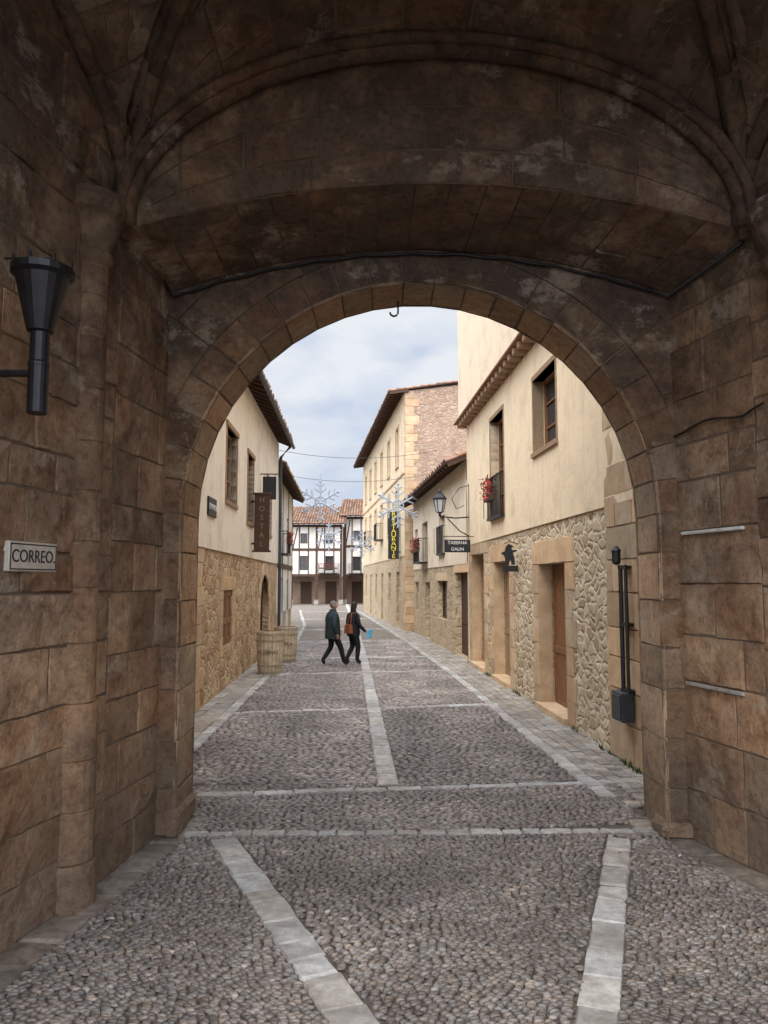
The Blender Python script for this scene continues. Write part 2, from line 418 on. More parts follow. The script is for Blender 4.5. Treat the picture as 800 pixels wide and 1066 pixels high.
mb.tube([(.14,YB+.45,5.03),(.14,YB+.45,4.92)]+[(.14+.04*(1-math.cos(a))-.08,YB+.45,4.92-.04*math.sin(a)) for a in [math.pi-i*math.pi/8 for i in range(9)]],.010,6)
mb.obj('iron_hook',[M['black']])
mb=MB(); pts=[]
for i in range(60):
    s=-1+2*i/59; x=sx(s*.985,YB-.03); pts.append((x,YB-.03,zB(s*.985)-.035-.018*abs(math.sin(i*.55))))
mb.tube([(xL(6.7)+.03,6.7,5.02)]+pts+[(xR(6.0)-.03,6.0,4.98)],.013,6)
mb.tube([(xR(y)-.03,y,3.60+.03*math.sin(y*7)) for y in [6.95-.08*i for i in range(12)]]+[(xR(y)-.03,y,3.60-.12*(y-6.0)+.01*math.sin(y*9)) for y in (5.98,5.9,5.85)],.010,6)
mb.obj('electric_cable',[M['black']],smooth=True)
mb=MB()
fr=Fr((xR(6.9),6.9),(xR(6.1),6.1),-1)
mb.fbox(fr,0,.80,.01,.045,2.66,2.69); o=mb.obj('white_conduit',[M['whitep']],bevel=.008)
mb=MB(); mb.fbox(fr,-.02,.72,.005,.035,1.335,1.37); mb.obj('wall_ledge_strip',[M['slabw']],bevel=.008)

# ------------------------------------------------------------------ text helper
def text(name,body,size,loc,xd,nd,mat,parent=None,extr=.003,align='CENTER',sx_=1):
    cu=bpy.data.curves.new(name,'FONT'); cu.body=body; cu.size=size; cu.extrude=extr; cu.align_x=align; cu.align_y='CENTER'
    o=bpy.data.objects.new(name,cu); COL.objects.link(o); cu.materials.append(mat)
    x=Vector(xd).normalized(); z=Vector(nd).normalized(); y=z.cross(x)
    m=Matrix((x*sx_,y,z)).transposed().to_4x4(); m.translation=Vector(loc); o.matrix_world=m
    if parent: o.parent=parent
    return o
pl=empty('correo_wall_plaque')
fr=Fr((xL(4.74),4.74),(xL(5.24),5.24),-1)
mb=MB(); mb.fbox(fr,0,fr.L,-.02,.024,2.31,2.50); mb.obj('plate',[M['signw']],pl,bevel=.006)
mb=MB()
for a,b,c,d in((.012,fr.L-.012,2.322,2.330),(.012,fr.L-.012,2.480,2.488),(.012,.02,2.33,2.48),(fr.L-.02,fr.L-.012,2.33,2.48)): mb.fbox(fr,a,b,.022,.026,c,d)
mb.obj('border',[M['signk']],pl)
text('lettering','CORREO.',.115,fr.pt(fr.L/2,.026,2.405),fr.d,fr.n,M['signk'],pl,.002,sx_=.93)
to=empty('wall_torch_holder'); mb=MB(); c=(-2.02,4.4,0)
mb.lathe([(.055,3.22),(.058,3.225),(.058,3.50),(.062,3.50),(.062,3.52),(.055,3.53),(.055,3.70),(.075,3.71),(.15,4.03),(.178,4.05),(.178,4.09),(.165,4.09),(.06,3.74)],c,20)
mb.obj('cone',[M['black']],to,smooth=False)
mb=MB(); mb.tube([(-2.42,4.4,3.46),(-2.02,4.4,3.46)],.022,8); mb.tube([(-2.39,4.4,3.46),(-2.37,4.4,3.46)],.07,10)
for k in range(8):
    a=k*math.pi/4; mb.tube([(-2.02+.165*math.cos(a),4.4+.165*math.sin(a),4.08),(-2.02+.17*math.cos(a),4.4+.17*math.sin(a),4.13)],.008,5)
mb.tube([(-2.02,4.5,4.05),(-2.02,4.5,4.2),(-2.3,4.5,4.2)],.008,5)
mb.obj('bracket',[M['black']],to)

# ------------------------------------------------------------------ GROUND
mb=MB(); mb.add([(-300,-300,-.018),(300,-300,-.018),(300,600,-.018),(-300,600,-.018)],[(0,1,2,3)]); mb.obj('ground',[M['ground']])
STR=[]
def strip(mb,a,b,w,z,lmin=.35,lmax=.7,n=1,mi=0,excl=True,tint=(.78,1.18)):
    a=Vector((*a,0));b=Vector((*b,0)); d=(b-a); L=d.length; d.normalize(); q=Vector((-d.y,d.x,0))
    f=lambda u,v:(a+d*u+q*(v*(1+.07*noise.noise(Vector((u*2.3,w*9,z*50)))))+Vector((0,0,z)))
    blocks(mb,f,a+Vector((0,0,50)),0,L,[-w/2+w*i/n for i in range(n+1)],lmin,lmax,ch=.013,jit=.003,rough=.003,tint=tint,warm=.04,seg=.12,gap=-.03,mi=mi,backing=False,wear=.3)
    if excl: STR.append((a.x,a.y,d.x,d.y,L,w/2+.008))
mb=MB()
strip(mb,(-1.42,6.98),(.55,2.6),.25,.004,.2,.42); strip(mb,(2.08,7.02),(.55,2.6),.23,.000,.2,.42)
strip(mb,(-1.80,7.10),(2.46,7.20),.13,.008,.15,.32)
strip(mb,(-2.6,8.28),(2.75,8.92),.14,.008)
strip(mb,(0.05,8.74),(-.53,21.55),.25,.012); strip(mb,(-.53,21.55),(-1.5,40.5),.25,.012); strip(mb,(-1.5,40.5),(-3.6,75),.3,.012)
for ya,yb,xa,xb in((13.42,14.38,-2.7,2.1),(18.9,19.75,-2.85,1.75),(22.6,23.4,-3,1.4),(28.6,29.4,-3.3,.8),(36,37,-3.8,.2),(46,47,-5,-.8),(57,58,-6,-1.6)):
    strip(mb,(xa,ya),(xb,yb),.22,.008)
RE=[(2.36,8.3),(2.28,9.14),(1.66,19.3),(.78,30),(0.02,38),(-1.9,58)]
LE=[(-2.55,8.0),(-2.66,13.2),(-2.80,19.3),(-3.15,27),(-4.1,40),(-6.5,60)]
for P_ in(RE,LE):
    for i in range(len(P_)-1): strip(mb,P_[i],P_[i+1],.18,.016)
mb.obj('paving_strips',[M['slab']])
def band(mb,A,B,n,lmin,lmax,z,su,tint=(.8,1.15)):
    def f(u,v):
        i=min(int(u),len(A)-2); t=u-i
        a=Vector(A[i]).lerp(Vector(A[i+1]),t); b=Vector(B[i]).lerp(Vector(B[i+1]),t)
        p=a.lerp(b,v); return Vector((p.x,p.y,z))
    for i in range(len(A)-1):
        L=(Vector(A[i+1])-Vector(A[i])).length
        blocks(mb,f,(0,20,50),i,i+.9999,[k/n for k in range(n+1)],lmin,lmax,su=L,sv=.8,ch=.012,jit=.006,rough=.004,tint=tint,warm=.05,seg=.4,gap=-.03,backing=False)
mb=MB()
band(mb,[(2.45,8.0),(2.37,9.1),(1.76,19.3),(.88,30),(.12,38),(-1.8,58)],[(3.3,8.0),(3.2,9.1),(2.6,19.3),(1.8,30),(.95,38),(-1.2,58)],5,.14,.30,.004,1,(.7,1.15))
band(mb,[(-2.64,8.0),(-2.75,13.2),(-2.90,19.3),(-3.25,27),(-4.2,40)],[(-3.15,8.0),(-3.35,13.2),(-3.6,19.3),(-3.95,27),(-5.1,40)],2,.4,.7,.006,1)
mb.obj('sidewalk',[M['slabw']])
mb=MB()
def edge(f_,sg):
    P0=lambda u,v:Vector((f_(u)+sg*(.27*(1-v)*(1+.18*noise.noise(Vector((u*2,sg,0))))-.1*v),u,.006))
    blocks(mb,P0,(0,5,50),2.,7.6,[0,1],.2,.55,su=1,sv=.3,ch=.015,jit=.006,rough=.006,tint=(.7,1.3),warm=.06,seg=.12,gap=-.03,backing=False,wear=1)
edge(xL,1); edge(xR,-1)
mb.obj('edge_paving',[M['edge']])
def inter(P_,y):
    for i in range(len(P_)-1):
        if P_[i][1]<=y<=P_[i+1][1]:
            t=(y-P_[i][1])/(P_[i+1][1]-P_[i][1]); return P_[i][0]+(P_[i+1][0]-P_[i][0])*t
    return P_[0][0] if y<P_[0][1] else P_[-1][0]
def excl(x,y):
    for ax,ay,dx,dy,L,hw in STR:
        rx=x-ax; ry=y-ay; u=rx*dx+ry*dy
        if -.01<u<L+.01 and abs(-rx*dy+ry*dx)<hw: return True
    return False
def ptone(x,y):
    # each paving panel was laid with its own batch of pebbles
    if y<8.9: return 1.
    k=0 if x<.05-(y-8.7)*.045 else 1
    j=sum(y>v+.09*x for v in(13.9,19.3,23))
    return (1.06,.86,1.0,1.12,.9,1.05,.95,1.1)[(k+2*j)%8]
cen=[]
def fillp(ya,yb,lf,rf,px,py,wa,wf,sk,tone,hk=1.,vert=False):
    y=ya
    while y<yb:
        xl=lf(y); xr=rf(y); x=xl+R(0,px)
        while x<xr:
            ph=wf*x+y*1.3
            xx=x+R(-.14,.14)*px; yy=y+sk*x+wa*math.sin(ph)+R(-.16,.16)*py
            x+=px*R(.75,1.25)
            if yy>ya-.1 and not excl(xx,yy):
                q=noise.noise(Vector((xx*1.1,yy*1.1,5)))
                tn=tone*R(.55,1.28)*(1+q*.5)*ptone(xx,yy)
                if random.random()<.05: tn*=1.5
                cen.append((xx,yy,px*.5*R(.8,1.15),py*.5*R(.9,1.2),math.atan(sk+wa*wf*math.cos(ph))+R(-.22,.22),tn,R(-.06,.10),R(.4,1.25)*hk))
        y+=py
fillp(2.4,7.14,lambda y:xL(y)+.27,lambda y:xR(y)-.26,.060,.027,.09,2.6,.02,.90,.62)
fillp(7.15,8.9,lambda y:max(-2.5,-1.80 if y<7.6 else -2.5),lambda y:2.46 if y<7.6 else 2.6,.072,.033,.02,2,.12,1.05,.62)
fillp(8.9,19,lambda y:inter(LE,y)+.10,lambda y:inter(RE,y)-.10,.10,.045,.03,2.5,.12,1.15,.7)
fillp(19,30,lambda y:inter(LE,y)+.10,lambda y:inter(RE,y)-.10,.14,.075,.02,2,.12,1.15,.8)
C=np.array(cen); N=len(C); S=7
ang=np.arange(S)*2*np.pi/S
jr=rng.uniform(.85,1.12,(N,S))
def ring(k,z):
    lx=C[:,2:3]*k*np.cos(ang)*jr; ly=C[:,3:4]*k*np.sin(ang)*jr
    c=np.cos(C[:,4:5]); s_=np.sin(C[:,4:5])
    return np.stack([C[:,0:1]+lx*c-ly*s_,C[:,1:2]+lx*s_+ly*c,np.broadcast_to(z*C[:,7:8],lx.shape)],-1)
v=np.concatenate([ring(1.02,-.035),ring(.92,.0),ring(.6,.0095),np.stack([C[:,0],C[:,1],.0115*C[:,7]],-1)[:,None,:]],1)
nv=3*S+1; fl_=[];
for k in range(S):
    k2=(k+1)%S
    fl_.append([k,k2,S+k2,S+k]); fl_.append([S+k,S+k2,2*S+k2,2*S+k])
quads=np.array(fl_); tris=np.array([[2*S+k,2*S+(k+1)%S,3*S] for k in range(S)])
base=(np.arange(N)*nv)
Q=(quads[None]+base[:,None,None]).reshape(-1,4); T=(tris[None]+base[:,None,None]).reshape(-1,3)
me=bpy.data.meshes.new('pebbles'); me.vertices.add(N*nv); me.vertices.foreach_set('co',v.reshape(-1).astype(np.float32))
me.loops.add(Q.size+T.size); me.loops.foreach_set('vertex_index',np.concatenate([Q.ravel(),T.ravel()]).astype(np.int32))
me.polygons.add(len(Q)+len(T)); ls=np.concatenate([np.arange(len(Q))*4,len(Q)*4+np.arange(len(T))*3]).astype(np.int32)
me.polygons.foreach_set('loop_start',ls)
me.update(calc_edges=True); me.validate()
me.polygons.foreach_set('use_smooth',[True]*len(me.polygons))
t=C[:,5]; w=C[:,6]; cc=np.stack([t*(1+w),t,t*(1-w),np.ones(N)],-1); cc=np.repeat(cc,nv,0).astype(np.float32)
at=me.attributes.new('tint','FLOAT_COLOR','POINT'); at.data.foreach_set('color',cc.ravel())
me.materials.append(M['pebble']); o=bpy.data.objects.new('pebble_paving',me); COL.objects.link(o)
# a few fallen leaves and grit
mb=MB()
lm=[simple('dry_leaf',(.30,.15,.05),.8),simple('pale_grit',(.4,.37,.32),.9)]
for k in range(90):
    x=R(-2.6,2.6); y=R(3.5,16) ; r=R(.008,.022); a=R(0,6.3); q=Vector((math.cos(a),math.sin(a),R(-.2,.5)))*r; w2=Vector((-math.sin(a),math.cos(a),R(-.2,.4)))*r*.7; p=Vector((x,y,.022))
    mb.add([p-q,p+w2,p+q,p-w2],[(0,1,2,3)],0 if random.random()<.4 else 1)
mb.obj('fallen_leaves',lm)

# ------------------------------------------------------------------ buildings
def wall(mb,fr,s0,s1,z0,z1,ops,zsplit,lo,up,depth=.28,proud=.03):
    ss=sorted(set([s0,s1]+[x for o in ops for x in o[:2]])); zs=sorted(set([z0,z1]+([zsplit] if z0<zsplit<z1 else [])+[x for o in ops for x in o[2:4]]))
    P=fr.pt
    for i in range(len(ss)-1):
        for j in range(len(zs)-1):
            a,b,c,d=ss[i],ss[i+1],zs[j],zs[j+1]; m=((a+b)/2,(c+d)/2)
            isop=any(o[0]<m[0]<o[1] and o[2]<m[1]<o[3] for o in ops)
            u=m[1]>zsplit; w=proud if u else 0; mi=up if u else lo
            if isop: continue
            mb.add([P(a,w,c),P(b,w,c),P(b,w,d),P(a,w,d)],[(0,1,2,3)],mi)
            if u and abs(c-zsplit)<1e-6: mb.add([P(a,0,c),P(b,0,c),P(b,w,c),P(a,w,c)],[(0,1,2,3)],mi)
    for a,b,c,d in [o[:4] for o in ops]:
        u=(c+d)/2>zsplit; w=proud if u else 0; mi=up if u else lo
        if not u and d>zsplit: w=0
        for q in([(a,w,c),(a,-depth,c),(a,-depth,d),(a,w,d)],[(b,w,c),(b,-depth,c),(b,-depth,d),(b,w,d)],[(a,w,d),(b,w,d),(b,-depth,d),(a,-depth,d)],[(a,w,c),(b,w,c),(b,-depth,c),(a,-depth,c)]):
            mb.add([P(*x) for x in q],[(0,1,2,3)],mi)
def window(par,fr,a,b,c,d,w=-.2,fm='wood2',cols=2,rows=3,ft=.06,name='window',sill=None):
    mb=MB()
    mb.fbox(fr,a+.001,b-.001,w-.03,w-.02,c+.001,d-.001,1)
    mb.fbox(fr,a,a+ft,w-.018,w+.03,c,d); mb.fbox(fr,b-ft,b,w-.018,w+.03,c,d)
    mb.fbox(fr,a+ft,b-ft,w-.018,w+.03,c,c+ft); mb.fbox(fr,a+ft,b-ft,w-.018,w+.03,d-ft,d)
    for i in range(1,cols):
        s=a+(b-a)*i/cols; mb.fbox(fr,s-.03,s+.03,w-.018,w+.022,c+ft,d-ft)
    for j in range(1,rows):
        z=c+(d-c)*j/rows; mb.fbox(fr,a+ft,b-ft,w-.017,w+.012,z-.014,z+.014)
    if sill: mb.fbox(fr,a-.08,b+.08,w+.035,.08,c-.09,c-.005,2)
    mb.obj(name,[M[fm],M['glass'],M[sill or 'slabw']],par)
def door(par,fr,a,b,c,d,w=-.2,fm='wood2',name='door',leaves=2):
    mb=MB(); mb.fbox(fr,a+.001,b-.001,w-.06,w-.03,c+.001,d-.001,0,(.8,.8,.8))
    lw=(b-a)/leaves
    for k in range(leaves):
        x0=a+k*lw+.01; x1=a+(k+1)*lw-.01
        mb.fbox(fr,x0,x0+.09,w-.03,w+.01,c+.02,d); mb.fbox(fr,x1-.09,x1,w-.03,w+.01,c+.02,d)
        for z in(c+.02,c+(d-c)*.38,d-.12): mb.fbox(fr,x0+.09,x1-.09,w-.03,w+.008,z,z+.12)
        n=4
        for i in range(n): 
            xx=x0+.09+(x1-x0-.18)*i/n; mb.fbox(fr,xx+.006,xx+(x1-x0-.18)/n-.006,w-.03,w-.012,c+.14,d-.12)
    mb.obj(name,[M[fm]],par,bevel=.006)
def quoins(mb,fr,a,b,z0,z1,alt=.12,w=.02,side=0,hs=(.32,.46)):
    z=z0;i=0
    while z<z1-.05:
        h=min(R(*hs),z1-z); 
        if z1-z-h<.15: h=z1-z
        e=alt*(i%2)*R(.6,1.3); t=R(.78,1.12); x0=a-(e if side<=0 else 0); x1=b+(e if side>=0 else 0)
        f=lambda u,v:fr.pt(u,w,v)
        blocks(mb,f,fr.pt(a,9,z),x0,x1,[z,z+h],9,10,ch=.01,jit=.004,rough=.004,tint=(t,t+.02),gap=-w-.02,backing=False,seg=.2)
        z+=h;i+=1
def lintel(mb,fr,a,b,z0,z1,w=.022):
    blocks(mb,lambda u,v:fr.pt(u,w,v),fr.pt(a,9,z0),a,b,[z0,z1],9,10,ch=.012,jit=.003,rough=.004,gap=-w-.02,backing=False,seg=.25)
def roof(par,fr,s0,s1,we,ze,wr,zr,name='tile_roof',pw=.21,tl=.38,raft=True,slab=True):
    mb=MB(); P=fr.pt; n=int((s1-s0)/pw); dw=wr-we; dz=zr-ze; L=math.hypot(dw,dz); m=int(L/tl); 
    up=Vector(fr.n)*(dz/L if dw<0 else -dz/L)+Vector((0,0,abs(dw)/L))
    for i in range(n):
        sc_=s0+(i+.5)*pw+R(-.012,.012)
        for j in range(m):
            t0=j*tl/L; t1=((j+1)*tl+.05)/L
            if t1>1: t1=1
            c=R(.6,1.45); hu=R(-.12,.12); col=(c*(1+hu),c,c*(1-hu)); V=[]
            if j==0: t0+=R(-.03,.03)/L
            for tt,r,h in((t0,.098,.05),(t1,.082,.02)):
                for k in range(6):
                    a=math.pi*k/5; V.append(P(sc_+r*math.cos(a),we+dw*tt,ze+dz*tt)+up*(h+r*.85*math.sin(a)))
            mb.add(V,[(k,k+1,6+k+1,6+k) for k in range(5)],0,col)
            if j==0: mb.add(V[:6],[(0,1,2,3,4,5)],1,(.3,.3,.3))
    if slab:
        off=up*.03; 
        a=[P(s0,we+(.03 if dw<0 else -.03),ze)+off,P(s1,we+(.03 if dw<0 else -.03),ze)+off,P(s1,wr,zr)+off,P(s0,wr,zr)+off]
        b=[x-up*.05 for x in a]
        mb.hexa([b[0],b[1],b[2],b[3],a[0],a[1],a[2],a[3]],1)
    if raft:
        k=int((s1-s0)/.5)
        for i in range(k+1):
            s=s0+(s1-s0-.1)*i/k; tt=min(1,.9/L)
            p=[P(s,we,ze),P(s+.09,we,ze),P(s+.09,we+dw*tt,ze+dz*tt),P(s,we+dw*tt,ze+dz*tt)]
            top=[x-up*.022 for x in p]; bot=[x-up*.13 for x in p]; mb.hexa(bot+top,1)
    mb.obj(name,[M['tile'],M['wood']],par)
def endwall(mb,fr,s,d,z1,mi,gable=0):
    P=fr.pt
    v=[P(s,0,0),P(s,-d,0),P(s,-d,z1),P(s,0,z1)]
    mb.add(v,[(0,1,2,3)],mi)
    if gable: mb.add([P(s,0,z1),P(s,-d,z1),P(s,-d/2,z1+gable)],[(0,1,2)],mi)

# ---- R1
r1=empty('stone_and_render_house')
fr=Fr((3.16,7.62),(2.39,21.7),1); S=lambda Y:fr.sY(Y)
ops=[(S(12.3),S(14.0),.02,2.55),(S(16.4),S(18.1),.02,2.68),(S(19.3),S(21.1),.02,2.95),(S(12.55),S(14.05),4.6,5.95),(S(16.7),S(18.2),3.7,6.05)]
mb=MB(); wall(mb,fr,0,fr.L,0,6.62,ops,3.25,0,1,depth=.4); endwall(mb,fr,fr.L,7,6.62,1); mb.obj('front_wall',[M['rub_r'],M['cream_r']],r1)
mb=MB(); P=fr.pt
wall(mb,fr,0,fr.L+.25,6.82,11.2,[],0,0,0,proud=.22)
mb.add([P(fr.L+.25,.22,6.82),P(fr.L+.25,-7,6.82),P(fr.L+.25,-7,11.2),P(fr.L+.25,.22,11.2)],[(0,1,2,3)])
mb.add([P(0,.22,6.82),P(fr.L+.25,.22,6.82),P(fr.L+.25,-7,6.82),P(0,-7,6.82)],[(0,1,2,3)])
mb.add([P(0,.22,11.2),P(fr.L+.25,.22,11.2),P(fr.L+.25,-7,11.2),P(0,-7,11.2)],[(0,1,2,3)])
mb.obj('upper_wall',[M['cream_up']],r1)
mb=MB(); s=.1
while s<fr.L+.2:
    mb.fbox(fr,s,s+.16,.031,.30,6.60,6.74,0); s+=.42
mb.fbox(fr,0,fr.L+.28,-.1,.36,6.745,6.80,1)
mb.obj('bracket_cornice',[M['woodl'],M['tile']],r1,bevel=.012)
for nm,o in(('door',ops[0]),('door',ops[1]),('door',ops[2])): door(r1,fr,*o[:4],w=-.26,fm='wood2' if o is ops[0] else 'woodl')
window(r1,fr,*ops[3],fm='wood2',rows=3,sill='woodl'); window(r1,fr,*ops[4],fm='wood2',rows=4)
mb=MB()
for o in ops[:3]:
    quoins(mb,fr,o[0]-.36,o[0],0.02,o[3],side=-1); quoins(mb,fr,o[1],o[1]+.36,0.02,o[3],side=1)
    lintel(mb,fr,o[0]-.45,o[1]+.45,o[3],o[3]+.42)
    mb.fbox(fr,o[0]-.05,o[1]+.05,-.3,.10,-.02,.10)
    for a_,b_ in((o[0]+.002,o[0]+.02),(o[1]-.02,o[1]-.002)): mb.fbox(fr,a_,b_,-.225,.018,.1,o[3]-.002,0,(.9,.9,.9))
zc=cuts(0,6.6,.35,.5)
blocks(mb,lambda u,v:fr.pt(u,.035,v),fr.pt(0,9,0),0.0,S(10.35),zc,.5,.9,jit=.006,ch=.012,gap=-.06,rough=.006,backing=False)
mb.obj('ashlar_surrounds',[M['ash']],r1)
mb=MB()
for (a,b,c,d) in(ops[3],ops[4]):
    mb.fbox(fr,a-.06,a,-.16,.045,c,d); mb.fbox(fr,b,b+.06,-.16,.045,c,d); mb.fbox(fr,a-.06,b+.06,-.16,.05,d,d+.09)
mb.obj('window_surrounds',[M['woodl']],r1)
def balcony(par,fr,a,b,z,flowers=True,out=.35):
    mb=MB(); mb.fbox(fr,a,b,.035,out,z-.06,z,0)
    n=int((b-a)/.11)
    for i in range(n+1):
        s=a+.01+(b-a-.03)*i/n; mb.fbox(fr,s,s+.014,out-.03,out-.016,z,z+.9)
    for w in(.1,.2): 
        for s in(a+.01,b-.024): mb.fbox(fr,s,s+.014,w,w+.014,z,z+.9)
    mb.fbox(fr,a,b,out-.04,out-.006,z+.9,z+.93); mb.fbox(fr,a,a+.03,.035,out-.041,z+.9,z+.93); mb.fbox(fr,b-.03,b,.035,out-.041,z+.9,z+.93)
    mb.obj('balcony_railing',[M['black']],par)
    if flowers:
        mb=MB()
        for k in range(260):
            end=flowers=='end'
            p=fr.pt(R(a,b) if not end else R(b-.75,b+.05),out-.0+R(-.1,.14),z+R(.45,.95)); r=R(.03,.06); q=Vector((R(-1,1),R(-1,1),R(-1,1))).normalized()*r; w=Vector((R(-1,1),R(-1,1),R(-1,1))).normalized()*r
            mb.add([p,p+q,p+q+w,p+w],[(0,1,2,3)],0 if random.random()<.6 else 1)
        mb.fbox(fr,b-.8 if flowers=='end' else a+.1,b-.1,out-.05,out+.09,z+.38,z+.5,2)
        mb.obj('flower_box',[M['red'],M['green'],M['wood']],par)
balcony(r1,fr,ops[4][0]-.02,ops[4][1]+.02,3.72,'end',.14)
mb=MB()
for k in range(500):
    s=R(.2,14); 
    if noise.noise(Vector((s*1.3,3,1)))<.05 : continue
    if any(o[0]-.3<s<o[1]+.3 for o in ops[:3]): continue
    p=fr.pt(s,R(.03,.1),.0); h=R(.02,.09); q=Vector((R(-.03,.03),R(-.03,.03),h)); w=Vector((R(-.02,.02),R(-.02,.02),0))
    mb.add([p-w,p+w,p+q],[(0,1,2)])
mb.obj('weeds',[M['moss']])
mb=MB()
mb.tube([fr.pt(S(9.62),.10,.9),fr.pt(S(9.62),.10,2.45)],.028,8); mb.tube([fr.pt(S(9.45),.10,.6),fr.pt(S(9.45),.10,2.45)],.022,8)
for z in(.9,1.7,2.4): mb.fbox(fr,S(9.4),S(9.66),.03,.12,z,z+.04)
mb.lathe([(.02,2.45),(.05,2.47),(.055,2.49),(.055,2.62),(.07,2.63),(.02,2.69)],fr.pt(S(9.64),.14,0),8)
mb.obj('drain_pipe',[M['black']],r1)
mb=MB(); mb.fbox(fr,S(9.42),S(9.78),.05,.20,.55,.90); mb.fbox(fr,S(9.45),S(9.75),.20,.215,.58,.87); mb.obj('meter_box',[M['grey']],r1,bevel=.015)
bs=empty('hanging_bear_sign'); Yb=15.5; s=S(Yb)
def sil(mb,pts,fr,s,w0,z0,k,th=.02):
    n=len(pts); a=[fr.pt(s-th/2,w0+x*k,z0+z*k) for x,z in pts]; b=[fr.pt(s+th/2,w0+x*k,z0+z*k) for x,z in pts]
    mb.add(a+b,[tuple(range(n)),tuple(range(n,2*n))[::-1]]+[(i,(i+1)%n,n+(i+1)%n,n+i) for i in range(n)])
bear=[(.2,0),(.45,0),(.42,.12),(.5,.3),(.58,0.02),(.85,0),(.78,.15),(.82,.45),(.95,.62),(1.05,.6),(1.0,.72),(.82,.78),(.78,.95),(.72,1.12),(.62,1.18),(.6,1.25),(.52,1.2),(.38,1.15),(.28,1.05),(.4,1.0),(.38,.85),(.1,.9),(.08,.8),(.33,.7),(.25,.4)]
mb=MB(); sil(mb,bear,fr,s,.02,2.58,.34); 
mb.fbox(fr,s-.012,s+.012,.03,.34,2.44,2.56); mb.tube([fr.pt(s,.03,3.0),fr.pt(s,.2,3.05),fr.pt(s,.3,3.0)],.01,5)
mb.obj('bear_plate',[M['signk']],bs)

# ---- lantern and tavern sign
def lantern(name,fr,s,w,z,k=1.,arm=True):
    L=empty(name); mb=MB(); c=fr.pt(s,w,0)
    mb.lathe([(.02*k,z-.42*k),(.05*k,z-.38*k),(.03*k,z-.34*k),(.11*k,z-.30*k)],c,6,0)
    for i in range(6):
        a=i*math.pi/3; mb.tube([(c.x+.11*k*math.cos(a),c.y+.11*k*math.sin(a),z-.3*k),(c.x+.18*k*math.cos(a),c.y+.18*k*math.sin(a),z+.08*k)],.012*k,4)
    mb.lathe([(.20*k,z+.08*k),(.21*k,z+.11*k),(.10*k,z+.24*k),(.06*k,z+.26*k),(.06*k,z+.31*k),(.015*k,z+.4*k)],c,6,0)
    mb.tube([fr.pt(s,.03,z-.44*k),fr.pt(s,w*.5,z-.47*k),c+Vector((0,0,z-.42*k))],.022*k,6)
    mb.tube([fr.pt(s,.03,z-1.0*k),fr.pt(s,w*.35,z-.85*k),fr.pt(s,w*.75,z-.48*k)],.018*k,6)
    mb.tube([fr.pt(s,.03,z+.5*k),fr.pt(s,w*.35,z+.42*k),fr.pt(s,w*.6,z+.1*k),fr.pt(s,w*.45,z-.2*k),fr.pt(s,w*.2,z-.1*k)],.016*k,6)
    mb.fbox(fr,s-.03*k,s+.03*k,.02,.04,z-1.1*k,z+.55*k)
    mb.obj('frame',[M['black']],L)
    mb=MB(); mb.lathe([(.095*k,z-.295*k),(.165*k,z+.078*k)],c,6,0); mb.obj('glass',[M['lampg']],L)
lantern('wall_lantern',fr,S(21.4),.85,4.45,.95)
def hsign(name,fr,s,w0,w1,z0,z1,lines,vert=False,mt='signk',tm='whitep',size=.1):
    E=empty(name); mb=MB(); mb.fbox(fr,s-.02,s+.02,w0,w1,z0,z1); mb.obj('board',[M[mt]],E,bevel=.005)
    mb=MB(); mb.fbox(fr,s-.01,s+.01,.02,w1+.03,z1+.08,z1+.10)
    for w in(w0+.05,w1-.05): mb.fbox(fr,s-.006,s+.006,w,w+.012,z1,z1+.08)
    mb.obj('bracket',[M['black']],E)
    n=-fr.d; xd=Vector((0,0,1)).cross(n)
    for i,l in enumerate(lines):
        z=z1-(z1-z0)*(i+.5)/len(lines)
        text('lettering',l,size,fr.pt(s,(w0+w1)/2,z)+n*.022,xd,n,M[tm],E)
hsign('hanging_tavern_sign',fr,S(20.7),.12,.82,3.02,3.36,['TABERNA','GALIN'],size=.12)

# ---- R2
r2=empty('small_render_house')
fr2=Fr((2.39,21.9),(1.35,34.6),1); S2=lambda Y:fr2.sY(Y)
ops=[(S2(22.0),S2(24.0),.02,2.5),(S2(25.6),S2(27.6),.95,2.25),(S2(29.6),S2(31.0),.02,2.2),(S2(33.0),S2(34.0),1,2.2),(S2(30.0),S2(31.6),3.0,4.6),(S2(25.8),S2(27),3.2,4.5),(S2(33),S2(34),3.1,4.5)]
mb=MB(); wall(mb,fr2,0,fr2.L,0,5.75,ops,2.75,0,1); endwall(mb,fr2,0,6,5.7,1); endwall(mb,fr2,fr2.L,6,5.7,1)
mb.obj('front_wall',[M['rub_3'],M['cream_2']],r2)
door(r2,fr2,*ops[0],fm='wood'); door(r2,fr2,*ops[2],fm='wood')
for o in(ops[1],ops[3],ops[4],ops[5],ops[6]): window(r2,fr2,*o,fm='wood',rows=3)
mb=MB()
for o in ops[:4]: lintel(mb,fr2,o[0]-.2,o[1]+.2,o[3],o[3]+.28)
mb.obj('lintels',[M['ash']],r2)
balcony(r2,fr2,ops[4][0]-.1,ops[4][1]+.1,3.0,True,.4)
balcony(r2,fr2,ops[5][0]-.05,ops[5][1]+.05,3.2,False,.15)
roof(r2,fr2,-.2,fr2.L+.1,.62,5.62,-2.6,6.95,'front_roof'); roof(r2,fr2,-.2,fr2.L+.1,-6.2,5.5,-2.6,6.98,'rear_roof',raft=False)

